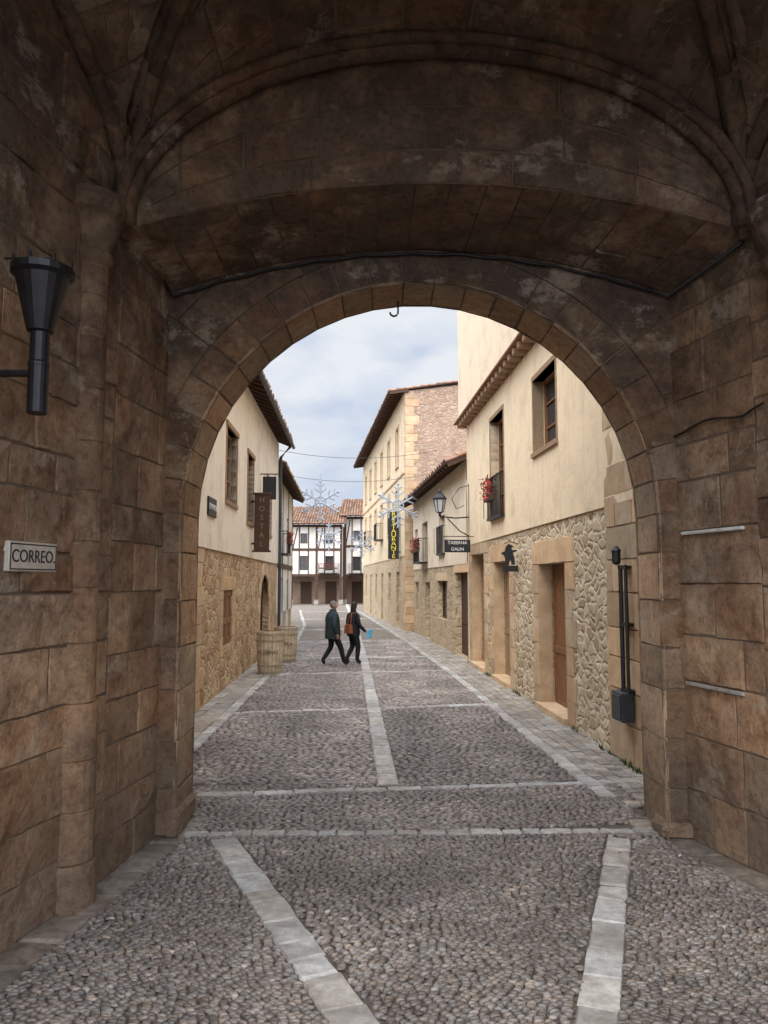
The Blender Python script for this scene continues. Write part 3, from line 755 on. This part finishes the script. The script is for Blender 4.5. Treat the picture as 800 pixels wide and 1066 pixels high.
# ---- R3
r3=empty('tall_ochre_house')
fr3=Fr((.98,35.1),(-1.55,58.3),1); S3=lambda Y:fr3.sY(Y)
ops=[]
for k in range(6):
    y=37.2+k*3.6
    ops+= [(S3(y),S3(y+1.1),7.9,9.8),(S3(y),S3(y+1.1),4.7,6.7),(S3(y+.1),S3(y+1.2),1.2 if k%2 else .02,2.7)]
mb=MB(); wall(mb,fr3,0,fr3.L,0,11.2,ops,3.4,0,1)
mb.obj('front_wall',[M['rub_3'],M['yellow']],r3)
mb=MB(); endwall(mb,fr3,0,7.5,11.05,0,.55); mb.obj('gable_wall',[M['pink']],r3)
mb=MB(); endwall(mb,fr3,fr3.L,7.5,11.05,0,.55); mb.obj('rear_gable',[M['yellow']],r3)
mb=MB()
fe=Fr((.98,35.1),(3.4,35.36),-1)
quoins(mb,fe,0.0,.42,0,11.1,alt=.2,side=1); quoins(mb,fr3,0,.42,0,11.1,alt=.2,side=1)
mb.obj('corner_quoins',[M['ash']],r3)
for i,o in enumerate(ops):
    window(r3,fr3,*o,fm='wood2' if i%3<2 else 'wood',rows=4)
mb=MB()
for i,o in enumerate(ops):
    if i%3<2:
        mb.fbox(fr3,o[0]-.14,o[0],.031,.06,o[2]-.1,o[3]+.14); mb.fbox(fr3,o[1],o[1]+.14,.031,.06,o[2]-.1,o[3]+.14); mb.fbox(fr3,o[0],o[1],.031,.06,o[3],o[3]+.14); mb.fbox(fr3,o[0],o[1],.031,.10,o[2]-.1,o[2])
mb.fbox(fr3,0,fr3.L,.031,.08,7.2,7.3)
mb.obj('window_surrounds',[M['ash']],r3)
for k in(0,2,4): balcony(r3,fr3,ops[3*k+1][0]-.2,ops[3*k+1][1]+.2,4.65,False,.45)
roof(r3,fr3,-.12,fr3.L+.3,.75,11.0,-3.75,11.75,'front_roof'); roof(r3,fr3,-.12,fr3.L+.3,-8.1,11.0,-3.75,11.75,'rear_roof',raft=False)
E=empty('vertical_restaurant_sign'); s=S3(36.6); mb=MB(); mb.fbox(fr3,s-.08,s+.08,.12,.62,3.3,5.55); mb.fbox(fr3,s-.02,s+.02,0,.12,3.6,3.66); mb.fbox(fr3,s-.02,s+.02,0,.12,5.2,5.26); mb.obj('board',[M['signk']],E,bevel=.01)
for i,ch in enumerate('RESTAURANTE'):
    text('letter_%d'%i,ch,.25,fr3.pt(s,.37,5.42-i*.2)-fr3.d*.085,Vector((0,0,1)).cross(-fr3.d),-fr3.d,M['yel'],E,.004,sx_=1.4)

# ---- L1
l1=empty('white_render_house')
fl1=Fr((-3.01,7.62),(-3.76,26.9),-1); T1=lambda Y:fl1.sY(Y)
ops=[(T1(15.9),T1(17.3),3.95,5.5),(T1(19.1),T1(20.2),3.75,5.45),(T1(23.3),T1(24.6),3.7,5.4),(T1(16.0),T1(17.2),.9,2.05),(T1(22.3),T1(24.6),.02,2.45),(T1(11.5),T1(12.8),3.95,5.5)]
mb=MB(); wall(mb,fl1,0,fl1.L,0,7.1,ops,2.85,0,1,proud=.035); endwall(mb,fl1,fl1.L,6,7.1,1,1.5); endwall(mb,fl1,0,6,7.1,1,1.5)
mb.obj('front_wall',[M['rub_l'],M['cream_l']],l1)
for o in(ops[0],ops[1],ops[2],ops[5]): window(l1,fl1,*o,w=-.12,fm='woodl',rows=3,sill='woodl')
mb=MB()
for o in(ops[0],ops[1],ops[2],ops[5]):
    mb.fbox(fl1,o[0]-.09,o[0],-.1,.055,o[2],o[3]); mb.fbox(fl1,o[1],o[1]+.09,-.1,.055,o[2],o[3]); mb.fbox(fl1,o[0]-.12,o[1]+.12,-.1,.075,o[3],o[3]+.12)
mb.obj('window_frames',[M['woodl']],l1,bevel=.008)
o=ops[3]; door(l1,fl1,*o,w=-.03,fm='wood2',name='shutter')
o=ops[4]; door(l1,fl1,*o,w=-.2,fm='wood')
mb=MB(); c=(o[0]+o[1])/2; r=(o[1]-o[0])/2
quoins(mb,fl1,o[0]-.35,o[0],0,1.3,side=-1); quoins(mb,fl1,o[1],o[1]+.35,0,1.3,side=1)
blocks(mb,lambda u,v:fl1.pt(c+u*math.cos(v),.025,1.3+u*math.sin(v)),fl1.pt(c,9,1),r,r+.38,[math.pi*i/9 for i in range(10)],1,2,sv=1.4,gap=-.05,backing=False,ch=.01)
for sg in(-1,1):
    for i in range(6):
        a0=math.pi/2*i/6; a1=math.pi/2*(i+1)/6
        x0,z0=c+sg*r*math.cos(a0),1.3+r*math.sin(a0); x1,z1=c+sg*r*math.cos(a1),1.3+r*math.sin(a1)
        mb.add([fl1.pt(x0,.005,z0),fl1.pt(x1,.005,z1),fl1.pt(x1,.005,2.5),fl1.pt(x0,.005,2.5)],[(0,1,2,3)])
o=ops[3]; lintel(mb,fl1,o[0]-.3,o[1]+.3,o[3],o[3]+.3); quoins(mb,fl1,o[0]-.3,o[0],o[2]-.2,o[3],side=-1); quoins(mb,fl1,o[1],o[1]+.3,o[2]-.2,o[3],side=1)
quoins(mb,fl1,fl1.L-.45,fl1.L-.01,0,2.85,side=-1); quoins(mb,fl1,T1(13.2),T1(13.7),0,2.85,side=0,alt=.2)
mb.obj('ashlar_surrounds',[M['ash']],l1)
roof(l1,fl1,0,fl1.L+.2,.50,7.12,-3,8.5,'front_roof'); roof(l1,fl1,0,fl1.L+.2,-6.4,7.1,-3,8.52,'rear_roof',raft=False)
mb=MB(); mb.tube([fl1.pt(fl1.L-.1,.45,6.98),fl1.pt(fl1.L-.1,.12,6.6),fl1.pt(fl1.L-.1,.12,.1)],.055,8); mb.tube([fl1.pt(0.2,.55,7.02),fl1.pt(fl1.L+.1,.55,6.98)],.06,8)
mb.obj('gutter_downpipe',[M['grey']],l1)
pq=empty('wall_plaque'); mb=MB(); mb.fbox(fl1,T1(13.9),T1(14.7),.04,.07,3.45,3.8); mb.obj('plate',[M['signk']],pq,bevel=.006); 
text('lettering','C/ MAYOR',.16,fl1.pt(T1(14.3),.073,3.62),fl1.d,fl1.n,M['whitep'],pq)
E=empty('hanging_wooden_inn_sign'); s=T1(20.0)
mb=MB(); mb.fbox(fl1,s-.03,s+.03,.10,.50,3.05,4.5); mb.fbox(fl1,s-.045,s+.045,.06,.54,4.5,4.56); mb.fbox(fl1,s-.045,s+.045,.06,.54,3.0,3.05); mb.obj('board',[M['wood']],E,bevel=.008)
mb=MB(); mb.fbox(fl1,s-.015,s+.015,.0,.10,3.2,3.25); mb.fbox(fl1,s-.015,s+.015,.0,.10,4.3,4.35); mb.obj('bracket',[M['black']],E)
n=-fl1.d; xd=Vector((0,0,1)).cross(n)
for i,ch in enumerate('HOSTAL'): text('letter_%d'%i,ch,.19,fl1.pt(s,.30,4.36-i*.23)+n*.035,xd,n,M['woodl'],E,.004)
E=empty('hanging_dark_sign'); s=T1(21.6); mb=MB(); mb.fbox(fl1,s-.02,s+.02,.12,.50,4.55,5.2); mb.fbox(fl1,s-.012,s+.012,0,.55,5.26,5.29); mb.fbox(fl1,s-.008,s+.008,.15,.165,5.2,5.26); mb.fbox(fl1,s-.008,s+.008,.45,.465,5.2,5.26); mb.obj('board',[M['signk']],E,bevel=.006)

# ---- L2
l2=empty('narrow_white_house')
fl2=Fr((-4.15,27.3),(-4.75,39.5),-1); T2=lambda Y:fl2.sY(Y)
ops=[(T2(28.5),T2(29.8),3.4,5.2),(T2(32),T2(33.2),3.4,5.2),(T2(35.8),T2(37),3.4,5.2),(T2(28.5),T2(29.8),.02,2.3),(T2(32),T2(34),.02,2.4),(T2(36),T2(37.2),.02,2.3)]
mb=MB(); wall(mb,fl2,0,fl2.L,0,6.55,ops,.9,0,1); endwall(mb,fl2,0,6,6.5,1,1.3); endwall(mb,fl2,fl2.L,6,6.5,1,1.3); mb.obj('front_wall',[M['rub_3'],M['white']],l2)
for o in ops: window(l2,fl2,*o,fm='wood',rows=3)
mb=MB()
for s in(0,2.9,6.1,9.3,fl2.L-.2): mb.fbox(fl2,s,s+.18,.031,.05,.9,6.5)
mb.fbox(fl2,0,fl2.L,.051,.075,2.8,3.0); mb.obj('timber_framing',[M['wood']],l2)
balcony(l2,fl2,ops[1][0]-.3,ops[1][1]+.3,3.4,True,.4)
roof(l2,fl2,-.2,fl2.L+.2,.6,6.4,-3,7.9,'front_roof'); roof(l2,fl2,-.2,fl2.L+.2,-6.4,6.5,-3,7.92,'rear_roof',raft=False)

# ---- far square
def timber_house(name,x0,x1,Y,ze,zr,z1=2.7,z2=5.2,rd=5,nb=None):
    E=empty(name); f=Fr((x0,Y),(x1,Y),-1); L=f.L; nb=nb or max(2,int(L/2.2)); bw=L/nb
    ops=[]
    for i in range(nb):
        c=(i+.5)*bw; ops.append((c-.38,c+.38,z1+.6,z1+2.0)); ops.append((c-.35,c+.35,z2+.7,z2+1.7))
    mb=MB(); wall(mb,f,0,L,z1,ze,ops,0,0,0); 
    for s in(0,L): mb.add([f.pt(s,.03,0),f.pt(s,-8,0),f.pt(s,-8,ze),f.pt(s,.03,ze)],[(0,1,2,3)])
    mb.add([f.pt(0,0,z1),f.pt(L,0,z1),f.pt(L,-2.6,z1),f.pt(0,-2.6,z1)],[(0,1,2,3)],1)
    mb.add([f.pt(0,-2.6,0),f.pt(L,-2.6,0),f.pt(L,-2.6,z1),f.pt(0,-2.6,z1)],[(0,1,2,3)],2)
    mb.obj('facade',[M['white'],M['wood'],M['pink']],E)
    for o in ops: window(E,f,*o,fm='wood',rows=3)
    mb=MB()
    for i in range(nb+1):
        s=min(max(i*bw-.1,0),L-.2); mb.fbox(f,s,s+.22,.031,.06,z1+.26,ze)
        mb.fbox(f,s-.03,s+.25,-.25,.05,.45,z1-.25); mb.fbox(f,s-.1,s+.32,-.3,.1,z1-.3,z1-.02)
    for z in(z1,z2,ze-.24): mb.fbox(f,0,L,.062,.09,z,z+.24)
    for i in range(nb):
        c=(i+.5)*bw
        for o in(-.51,.39): 
            mb.fbox(f,c+o,c+o+.12,.053,.066,z1+.26,z2); mb.fbox(f,c+o,c+o+.12,.053,.066,z2+.26,ze-.24)
    for i in range(nb):
        a=i*bw+.12; mb.hexa([f.pt(a,.032,z2+.22),f.pt(a+.12,.032,z2+.22),f.pt(a+.12,.05,z2+.22),f.pt(a,.05,z2+.22),f.pt(a+.42,.032,ze-.3),f.pt(a+.54,.032,ze-.3),f.pt(a+.54,.05,ze-.3),f.pt(a+.42,.05,ze-.3)])
    mb.obj('timber_framing',[M['wood']],E)
    mb=MB()
    for i in range(nb+1):
        s=min(max(i*bw-.1,0),L-.2); mb.fbox(f,s-.1,s+.32,-.32,.12,0,.45)
    mb.obj('post_bases',[M['slabw']],E)
    for i in range(nb): 
        c=(i+.5)*bw; mb=MB(); mb.fbox(f,c-.55,c+.55,-2.59,-2.5,.02,2.2); mb.obj('shop_door',[M['wood']],E)
    balcony(E,f,bw*.2,bw*(nb-.2) if nb<3 else bw*1.8,z1+.35,False,.5)
    balcony(E,f,bw*(nb-1)+.2,L-.3,z1+.35,True,.5)
    roof(E,f,-.4,L+.4,.8,ze,-rd,zr,'front_roof',pw=.26,tl=.5)
    return E
timber_house('timber_framed_house',-16.5,-4.1,75,7.75,10.0)
timber_house('timber_framed_house',-4.0,6,77,8.7,11.0,2.7,5.6)

# ---- snowflakes
def snowflake(name,c,r,ya=0):
    E=empty(name); mb=MB(); c=Vector(c)
    def p(a,q): return c+Vector((math.cos(a)*q,0,math.sin(a)*q))
    for k in range(6):
        a=math.pi/6+k*math.pi/3
        mb.tube([p(a,.06*r),p(a,r)],.036,5)
        for q in(.45,.75):
            for sg in(-1,1):
                b=p(a,q*r); e=b+Vector((math.cos(a+sg*.9),0,math.sin(a+sg*.9)))*r*(.36 if q<.5 else .26); mb.tube([b,e],.030,5)
        a2=a+math.pi/3; mb.tube([p(a,.28*r),p(a2,.28*r)],.034,5)
        mb.lathe([(.001,-.06),(.06,0),(.001,.06)],p(a,r),6)
    mb.tube([c+Vector((0,0,r)),c+Vector((0,0,r+.35))],.010,4)
    mb.obj('arms',[M['flake']],E)
snowflake('snowflake_decoration',(-2.5,30,5.35),.80); snowflake('snowflake_decoration',(.55,30,5.2),.85); snowflake('snowflake_decoration',(-1.3,46,4.5),.8); snowflake('snowflake_decoration',(-3.3,46,4.9),.8)
mb=MB()
for Y,xa,xb,z in((30,-4.1,1.75,6.45),(46,-5.2,-.2,6.2),(27,-3.8,2.0,6.9)):
    mb.tube([(xa+(xb-xa)*i/16,Y,z-.3*(1-(i/8-1)**2)) for i in range(17)],.008,4)
mb.obj('overhead_wire',[M['black']])

# ---- barrels
def barrel(name,x,y,h,r,txt):
    E=empty(name); mb=MB(); n=20
    prof=[(r*.84,0),(r*.90,h*.18),(r*.96,h*.4),(r*.985,h*.6),(r*.99,h*.78),(r*.98,h*.93),(r*.97,h),(r*.90,h),(r*.90,h-.05),(.01,h-.05)]
    for k in range(n):
        a0=2*math.pi*k/n+.012; a1=2*math.pi*(k+1)/n-.012; t=R(.85,1.1); V=[]
        for rr,z in prof[:8]:
            for a in(a0,a1): V.append((x+rr*math.cos(a),y+rr*math.sin(a),z))
        mb.add(V,[(2*i,2*i+1,2*i+3,2*i+2) for i in range(7)],0,(t,t,t))
    mb.lathe([(r*.82,.01),(r*.95,h*.5),(r*.95,h-.04)],(x,y,0),20,1)
    mb.obj('staves',[M['barrel'],M['wood']],E)
    mb=MB()
    for f,rr in((.05,.865),(.2,.905),(.78,.99),(.93,.98)):
        mb.lathe([(r*rr,h*f-.02),(r*rr+.010,h*f-.02),(r*rr+.010,h*f+.025),(r*rr,h*f+.025)],(x,y,0),24)
    mb.obj('hoops',[M['hoop']],E)
    text('lettering',txt,.12,(x,y-r*1.012,h*.52),(1,0,0),(0,-1,0),M['wood'],E)
barrel('wine_barrel',-2.80,19.1,1.03,.335,'BEZANAS'); barrel('wine_barrel',-2.78,22.0,.97,.33,'BODEGA')

# ------------------------------------------------------------------ people
SK=simple('skin',(.45,.26,.18),.6,var=.1); 
def person(name,loc,head,J,cm,tm,sm,hairm,coat,long_hair=False,bald=False,hairc=None,k=1.):
    E=empty(name,loc); hd=Vector((head[0],head[1],0)).normalized(); rt=Vector((hd.y,-hd.x,0))
    def W(p): return (rt*p[0]+hd*p[1]+Vector((0,0,p[2])))*k
    def skin(nodes,edges,roots,lvl,nm):
        me=bpy.data.meshes.new(nm); me.from_pydata([W(n[0]) for n in nodes],edges,[]); o=bpy.data.objects.new(nm,me); COL.objects.link(o)
        m=o.modifiers.new('s','SKIN'); m.use_smooth_shade=True
        sv=me.skin_vertices[0].data if me.skin_vertices else None
        if sv is None:
            bpy.context.view_layer.objects.active=o; bpy.ops.mesh.customdata_skin_add(); sv=me.skin_vertices[0].data
        for i,n in enumerate(nodes):
            r=n[1]*k; sv[i].radius=(r,r) ; sv[i].use_root=i in roots
        s2=o.modifiers.new('ss','SUBSURF'); s2.levels=lvl; s2.render_levels=lvl
        dg=bpy.context.evaluated_depsgraph_get(); ev=o.evaluated_get(dg); m2=bpy.data.meshes.new_from_object(ev)
        o.modifiers.clear(); o.data=m2; m2.polygons.foreach_set('use_smooth',[True]*len(m2.polygons)); o.parent=E
        return o
    nodes=[((0,0,.93),.145),((0,.0,1.08),.13),((0,-.01,1.25),.15),((0,.0,1.40),.075),((0,.02,1.49),.055)]
    edges=[(0,1),(1,2),(2,3),(3,4)]
    for sd,leg in((-1,'L'),(1,'R')):
        kn,an,to=J['leg'+leg]; b=len(nodes)
        nodes+=[((sd*.09,0,.86),.108),((sd*.10,kn[0],kn[1]),.078),((sd*.10,an[0],an[1]),.058),((sd*.11,to[0],to[1]),.038)]
        edges+=[(0,b),(b,b+1),(b+1,b+2),(b+2,b+3)]
        el,wr,ha=J['arm'+leg]; b=len(nodes)
        nodes+=[((sd*.18,-.01,1.345),.088),(el,.064),(wr,.044),(ha,.034)]
        edges+=[(2,b),(b,b+1),(b+1,b+2),(b+2,b+3)]
    body=skin(nodes,edges,[0],2,'body')
    me=body.data
    for m in(cm,tm,SK,sm): me.materials.append(m)
    hp=[W(J['armL'][2]),W(J['armR'][2])]
    for p in me.polygons:
        c=p.center; z=c.z/k
        mi=0
        if z<.95: mi=1
        if z>1.47: mi=2
        for side in(0,1):
            w=W(J['arm'+'LR'[side]][1]); 
            if (c-w).length<.10*k or (c-hp[side]).length<.11*k: mi=0
            if (c-hp[side]).length<.075*k: mi=2
            el=W(J['arm'+'LR'[side]][0]); 
            if (c-el).length<.16*k and z<1.0 and abs((c.dot(rt))/k)>.17: mi=0
        for side,leg in((-1,'L'),(1,'R')):
            an=W((side*.10,J['leg'+leg][1][0],J['leg'+leg][1][1])); to=W((side*.11,J['leg'+leg][2][0],J['leg'+leg][2][1]))
            if (c-to).length<.09*k or ((c-an).length<.075*k and c.z<an.z): mi=3
        p.material_index=mi
    fn=[];fe=[];fr_=[]
    for L in'LR':
        el,wr,ha=J['arm'+L]; d=(Vector(ha)-Vector(wr)).normalized(); sdv=Vector((0,1,0)) if abs(d.y)<.8 else Vector((0,0,1))
        sdv=(sdv-d*sdv.dot(d)).normalized(); nm=d.cross(sdv)*(1 if L=='L' else -1)
        for i,ln in enumerate((.062,.072,.068,.052)):
            b=Vector(ha)+sdv*(.027-.018*i)+d*.015; p1=b+d*ln*.5+nm*.006; p2=b+d*ln*.85+nm*.024
            j=len(fn); fn+=[(tuple(b),.010),(tuple(p1),.009),(tuple(p2),.0075)]; fe+=[(j,j+1),(j+1,j+2)]; fr_.append(j)
        b=Vector(ha)+sdv*.022-d*.02; p1=b+sdv*.03+d*.02; p2=p1+d*.03
        j=len(fn); fn+=[(tuple(b),.012),(tuple(p1),.010),(tuple(p2),.008)]; fe+=[(j,j+1),(j+1,j+2)]; fr_.append(j)
    h=skin(fn,fe,fr_,1,'fingers'); h.data.materials.append(SK)
    mb=MB(); seg=24; V=[];F=[]
    for z,rx,ry,cy in coat:
        for q in range(seg):
            a=2*math.pi*q/seg; fold=1+.035*math.sin(a*5+z*3)*(1 if z<1.2 else .4); V.append(W((rx*math.cos(a)*fold,cy+ry*math.sin(a)*fold,z)))
    for i in range(len(coat)-1):
        for q in range(seg): F.append((i*seg+q,i*seg+(q+1)%seg,(i+1)*seg+(q+1)%seg,(i+1)*seg+q))
    mb.add(V,F); mb.obj('coat',[cm],E,smooth=True)
    hy=.035; hz=1.60; tr=J.get('turn',0); ct,st=math.cos(tr),math.sin(tr)
    def H(p): return W((p[0]*ct+p[1]*st,-p[0]*st+p[1]*ct+hy,p[2]+hz))
    def ell(c,r,mi,mb,n=14,m=10,f=None):
        V=[];F=[]
        for i in range(m+1):
            th=math.pi*i/m
            for q in range(n):
                a=2*math.pi*q/n; p=[c[0]+r[0]*math.sin(th)*math.cos(a),c[1]+r[1]*math.sin(th)*math.sin(a),c[2]+r[2]*math.cos(th)]
                if f: p=f(p)
                V.append(H(p))
        for i in range(m):
            for q in range(n): F.append((i*n+q,i*n+(q+1)%n,(i+1)*n+(q+1)%n,(i+1)*n+q))
        mb.add(V,F,mi)
    mb=MB()
    def jaw(p):
        if p[2]<0: s=1+p[2]*2.2; return [p[0]*s,p[1]*(s if p[1]<0 else 1+p[2]*.8),p[2]]
        return p
    ell((0,0,0),(.076,.096,.115),0,mb,18,14,jaw)
    ell((0,.10,-.012),(.013,.02,.026),0,mb,8,6)
    for s_ in(-1,1): ell((s_*.077,-.005,-.008),(.012,.022,.032),0,mb,8,6); ell((s_*.03,.084,.012),(.013,.01,.009),1,mb,8,6); ell((s_*.03,.088,.034),(.02,.006,.004),2,mb,8,4)
    ell((0,.088,-.052),(.026,.008,.007),3,mb,8,4)
    mb.obj('head',[SK,M['whitep'],hairm,M['red']],E,smooth=True)
    mb=MB()
    def hf(p):
        if p[1]>.045 and p[2]<.06: p[1]=.045+(p[1]-.045)*.2
        return p
    ell((0,-.014,.022),(.084,.10,.108),0,mb,18,12,hf)
    if long_hair: ell((0,-.06,-.09),(.085,.06,.16),0,mb,14,10); 
    mb.obj('hair',[hairm],E,smooth=True)
    return E,W
navy=simple('dark_jacket',(.020,.030,.034),.75,sc_=14); blk=simple('black_cloth',(.012,.012,.014),.8); grey_h=simple('grey_hair',(.16,.14,.13),.8); dk_h=simple('dark_hair',(.018,.012,.010),.6); shoe=simple('dark_shoes',(.02,.016,.014),.5)
J={'legR':((.20,.48),(.30,.10),(.42,.045)),'legL':((.02,.50),(-.24,.15),(-.17,.05)),
   'armL':((-.27,.10,1.10),(-.25,.27,.93),(-.24,.33,.88)),'armR':((.28,-.10,1.09),(.27,-.02,.86),(.27,.01,.78)),'turn':.5}
coatM=[(.72,.22,.20,0),(.80,.225,.205,0),(.95,.22,.20,0),(1.10,.215,.19,0),(1.25,.225,.185,-.01),(1.34,.22,.155,-.01),(1.40,.15,.125,0),(1.45,.095,.095,.01),(1.50,.08,.085,.01)]
person('walking_man',(-1.38,20.8,.0),(.85,.5),J,navy,blk,shoe,grey_h,coatM,k=1.0)
J={'legR':((.10,.48),(.06,.10),(.19,.045)),'legL':((.06,.50),(-.16,.13),(-.06,.045)),
   'armL':((-.24,-.03,1.09),(-.22,.16,.95),(-.20,.23,.93)),'armR':((.25,.02,1.08),(.28,.20,.92),(.29,.27,.89)),'turn':-.4}
coatW=[(.78,.20,.175,0),(.86,.205,.18,0),(.96,.195,.17,0),(1.10,.18,.16,0),(1.24,.19,.165,0),(1.34,.19,.14,-.01),(1.40,.13,.11,0),(1.46,.08,.085,.01)]
E,W=person('walking_woman',(-.84,21.2,.0),(.8,.6),J,blk,blk,shoe,dk_h,coatW,long_hair=True,k=.98)
leather=simple('tan_leather',(.24,.075,.035),.5); blue=simple('light_blue_plastic',(.12,.42,.62),.5)
def slab(mb,c,ax,ay,az,mi):
    c=Vector(c); V=[]
    for sz in(-1,1):
        for a,b in((-1,-1),(1,-1),(1,1),(-1,1)):
            k_=1 if sz<0 else .8; V.append(W(c+Vector(ax)*a*k_+Vector(ay)*b*k_+Vector(az)*sz))
    mb.hexa(V,mi)
mb=MB(); slab(mb,(.10,-.23,.98),(.14,0,0),(0,.06,0),(0,0,.12),0)
mb.tube([W((.02,-.22,1.10)),W((.08,-.19,1.3)),W((.12,-.14,1.41)),W((.14,.02,1.42)),W((.15,.16,1.3))],.012,6); mb.tube([W((.20,-.22,1.10)),W((.17,-.19,1.3)),W((.13,-.14,1.41))],.012,6)
o=mb.obj('handbag',[leather],E,bevel=.02)
mb=MB(); slab(mb,(.31,.33,.84),(.0,.10,.02),(.015,0,0),(0,.02,.12),0); mb.obj('shopping_bag',[blue],E,bevel=.008)

# ------------------------------------------------------------------ sky, sun, camera
w=bpy.data.worlds.new('World'); sc.world=w; w.use_nodes=True; nt=w.node_tree; N_=nt.nodes; L_=nt.links
bg=N_['Background']; bg.inputs[1].default_value=.1
SE=math.radians(48); az=math.radians(200)   # thin-cloud sun behind the viewer, slightly to the left
sd=Vector((math.sin(az)*math.cos(SE),math.cos(az)*math.cos(SE),math.sin(SE)))
sky=N_.new('ShaderNodeTexSky'); sky.sky_type='NISHITA'; sky.sun_disc=False; sky.sun_elevation=SE; sky.sun_rotation=az; sky.air_density=1.2; sky.dust_density=2
tc=N_.new('ShaderNodeTexCoord'); sp=N_.new('ShaderNodeSeparateXYZ'); L_.new(tc.outputs['Generated'],sp.inputs[0])
mp=N_.new('ShaderNodeMapping'); mp.inputs['Scale'].default_value=(1,1,2.4); L_.new(tc.outputs['Generated'],mp.inputs[0])
nz=N_.new('ShaderNodeTexNoise'); nz.inputs['Scale'].default_value=5.2; nz.inputs['Detail'].default_value=5; nz.inputs['Roughness'].default_value=.5; nz.inputs['Distortion'].default_value=.35; L_.new(mp.outputs[0],nz.inputs['Vector'])
rp=N_.new('ShaderNodeValToRGB'); L_.new(nz.outputs[0],rp.inputs[0]); e=rp.color_ramp.elements
e[0].position=.40; e[0].color=(.63,.71,.86,1); e[1].position=.60; e[1].color=(.88,.91,.96,1)
gz=N_.new('ShaderNodeMapRange'); L_.new(sp.outputs[2],gz.inputs[0]); gz.inputs[1].default_value=.36; gz.inputs[2].default_value=.95; gz.inputs[3].default_value=9.8; gz.inputs[4].default_value=31
dt=N_.new('ShaderNodeVectorMath'); dt.operation='DOT_PRODUCT'; L_.new(tc.outputs['Generated'],dt.inputs[0]); dt.inputs[1].default_value=sd
lb=N_.new('ShaderNodeMapRange'); lb.interpolation_type='SMOOTHSTEP'; L_.new(dt.outputs['Value'],lb.inputs[0]); lb.inputs[1].default_value=.1; lb.inputs[2].default_value=1; lb.inputs[3].default_value=0; lb.inputs[4].default_value=43
ad=N_.new('ShaderNodeMath'); ad.operation='ADD'; L_.new(gz.outputs[0],ad.inputs[0]); L_.new(lb.outputs[0],ad.inputs[1])
vm=N_.new('ShaderNodeVectorMath'); vm.operation='SCALE'; L_.new(rp.outputs[0],vm.inputs[0]); L_.new(ad.outputs[0],vm.inputs[3])
mx=N_.new('ShaderNodeMix'); mx.data_type='RGBA'; mx.inputs[0].default_value=.94; L_.new(sky.outputs[0],mx.inputs[6]); L_.new(vm.outputs[0],mx.inputs[7]); L_.new(mx.outputs[2],bg.inputs[0])
sl=bpy.data.lights.new('sun','SUN'); sl.energy=1.5; sl.angle=math.radians(25); sl.color=(1,.91,.78); so=bpy.data.objects.new('sun',sl); COL.objects.link(so); so.rotation_euler=sd.to_track_quat('Z','Y').to_euler()
cam=bpy.data.cameras.new('camera'); co=bpy.data.objects.new('camera',cam); COL.objects.link(co); co.location=(0,0,2.25)
cam.sensor_fit='HORIZONTAL'; cam.sensor_width=36; cam.lens=36; cam.clip_end=2000; cam.clip_start=.05
co.rotation_euler=(math.radians(90)+math.atan(.09),0,0); sc.camera=co
sc.view_settings.view_transform='Standard'; sc.view_settings.look='None'; sc.view_settings.exposure=0
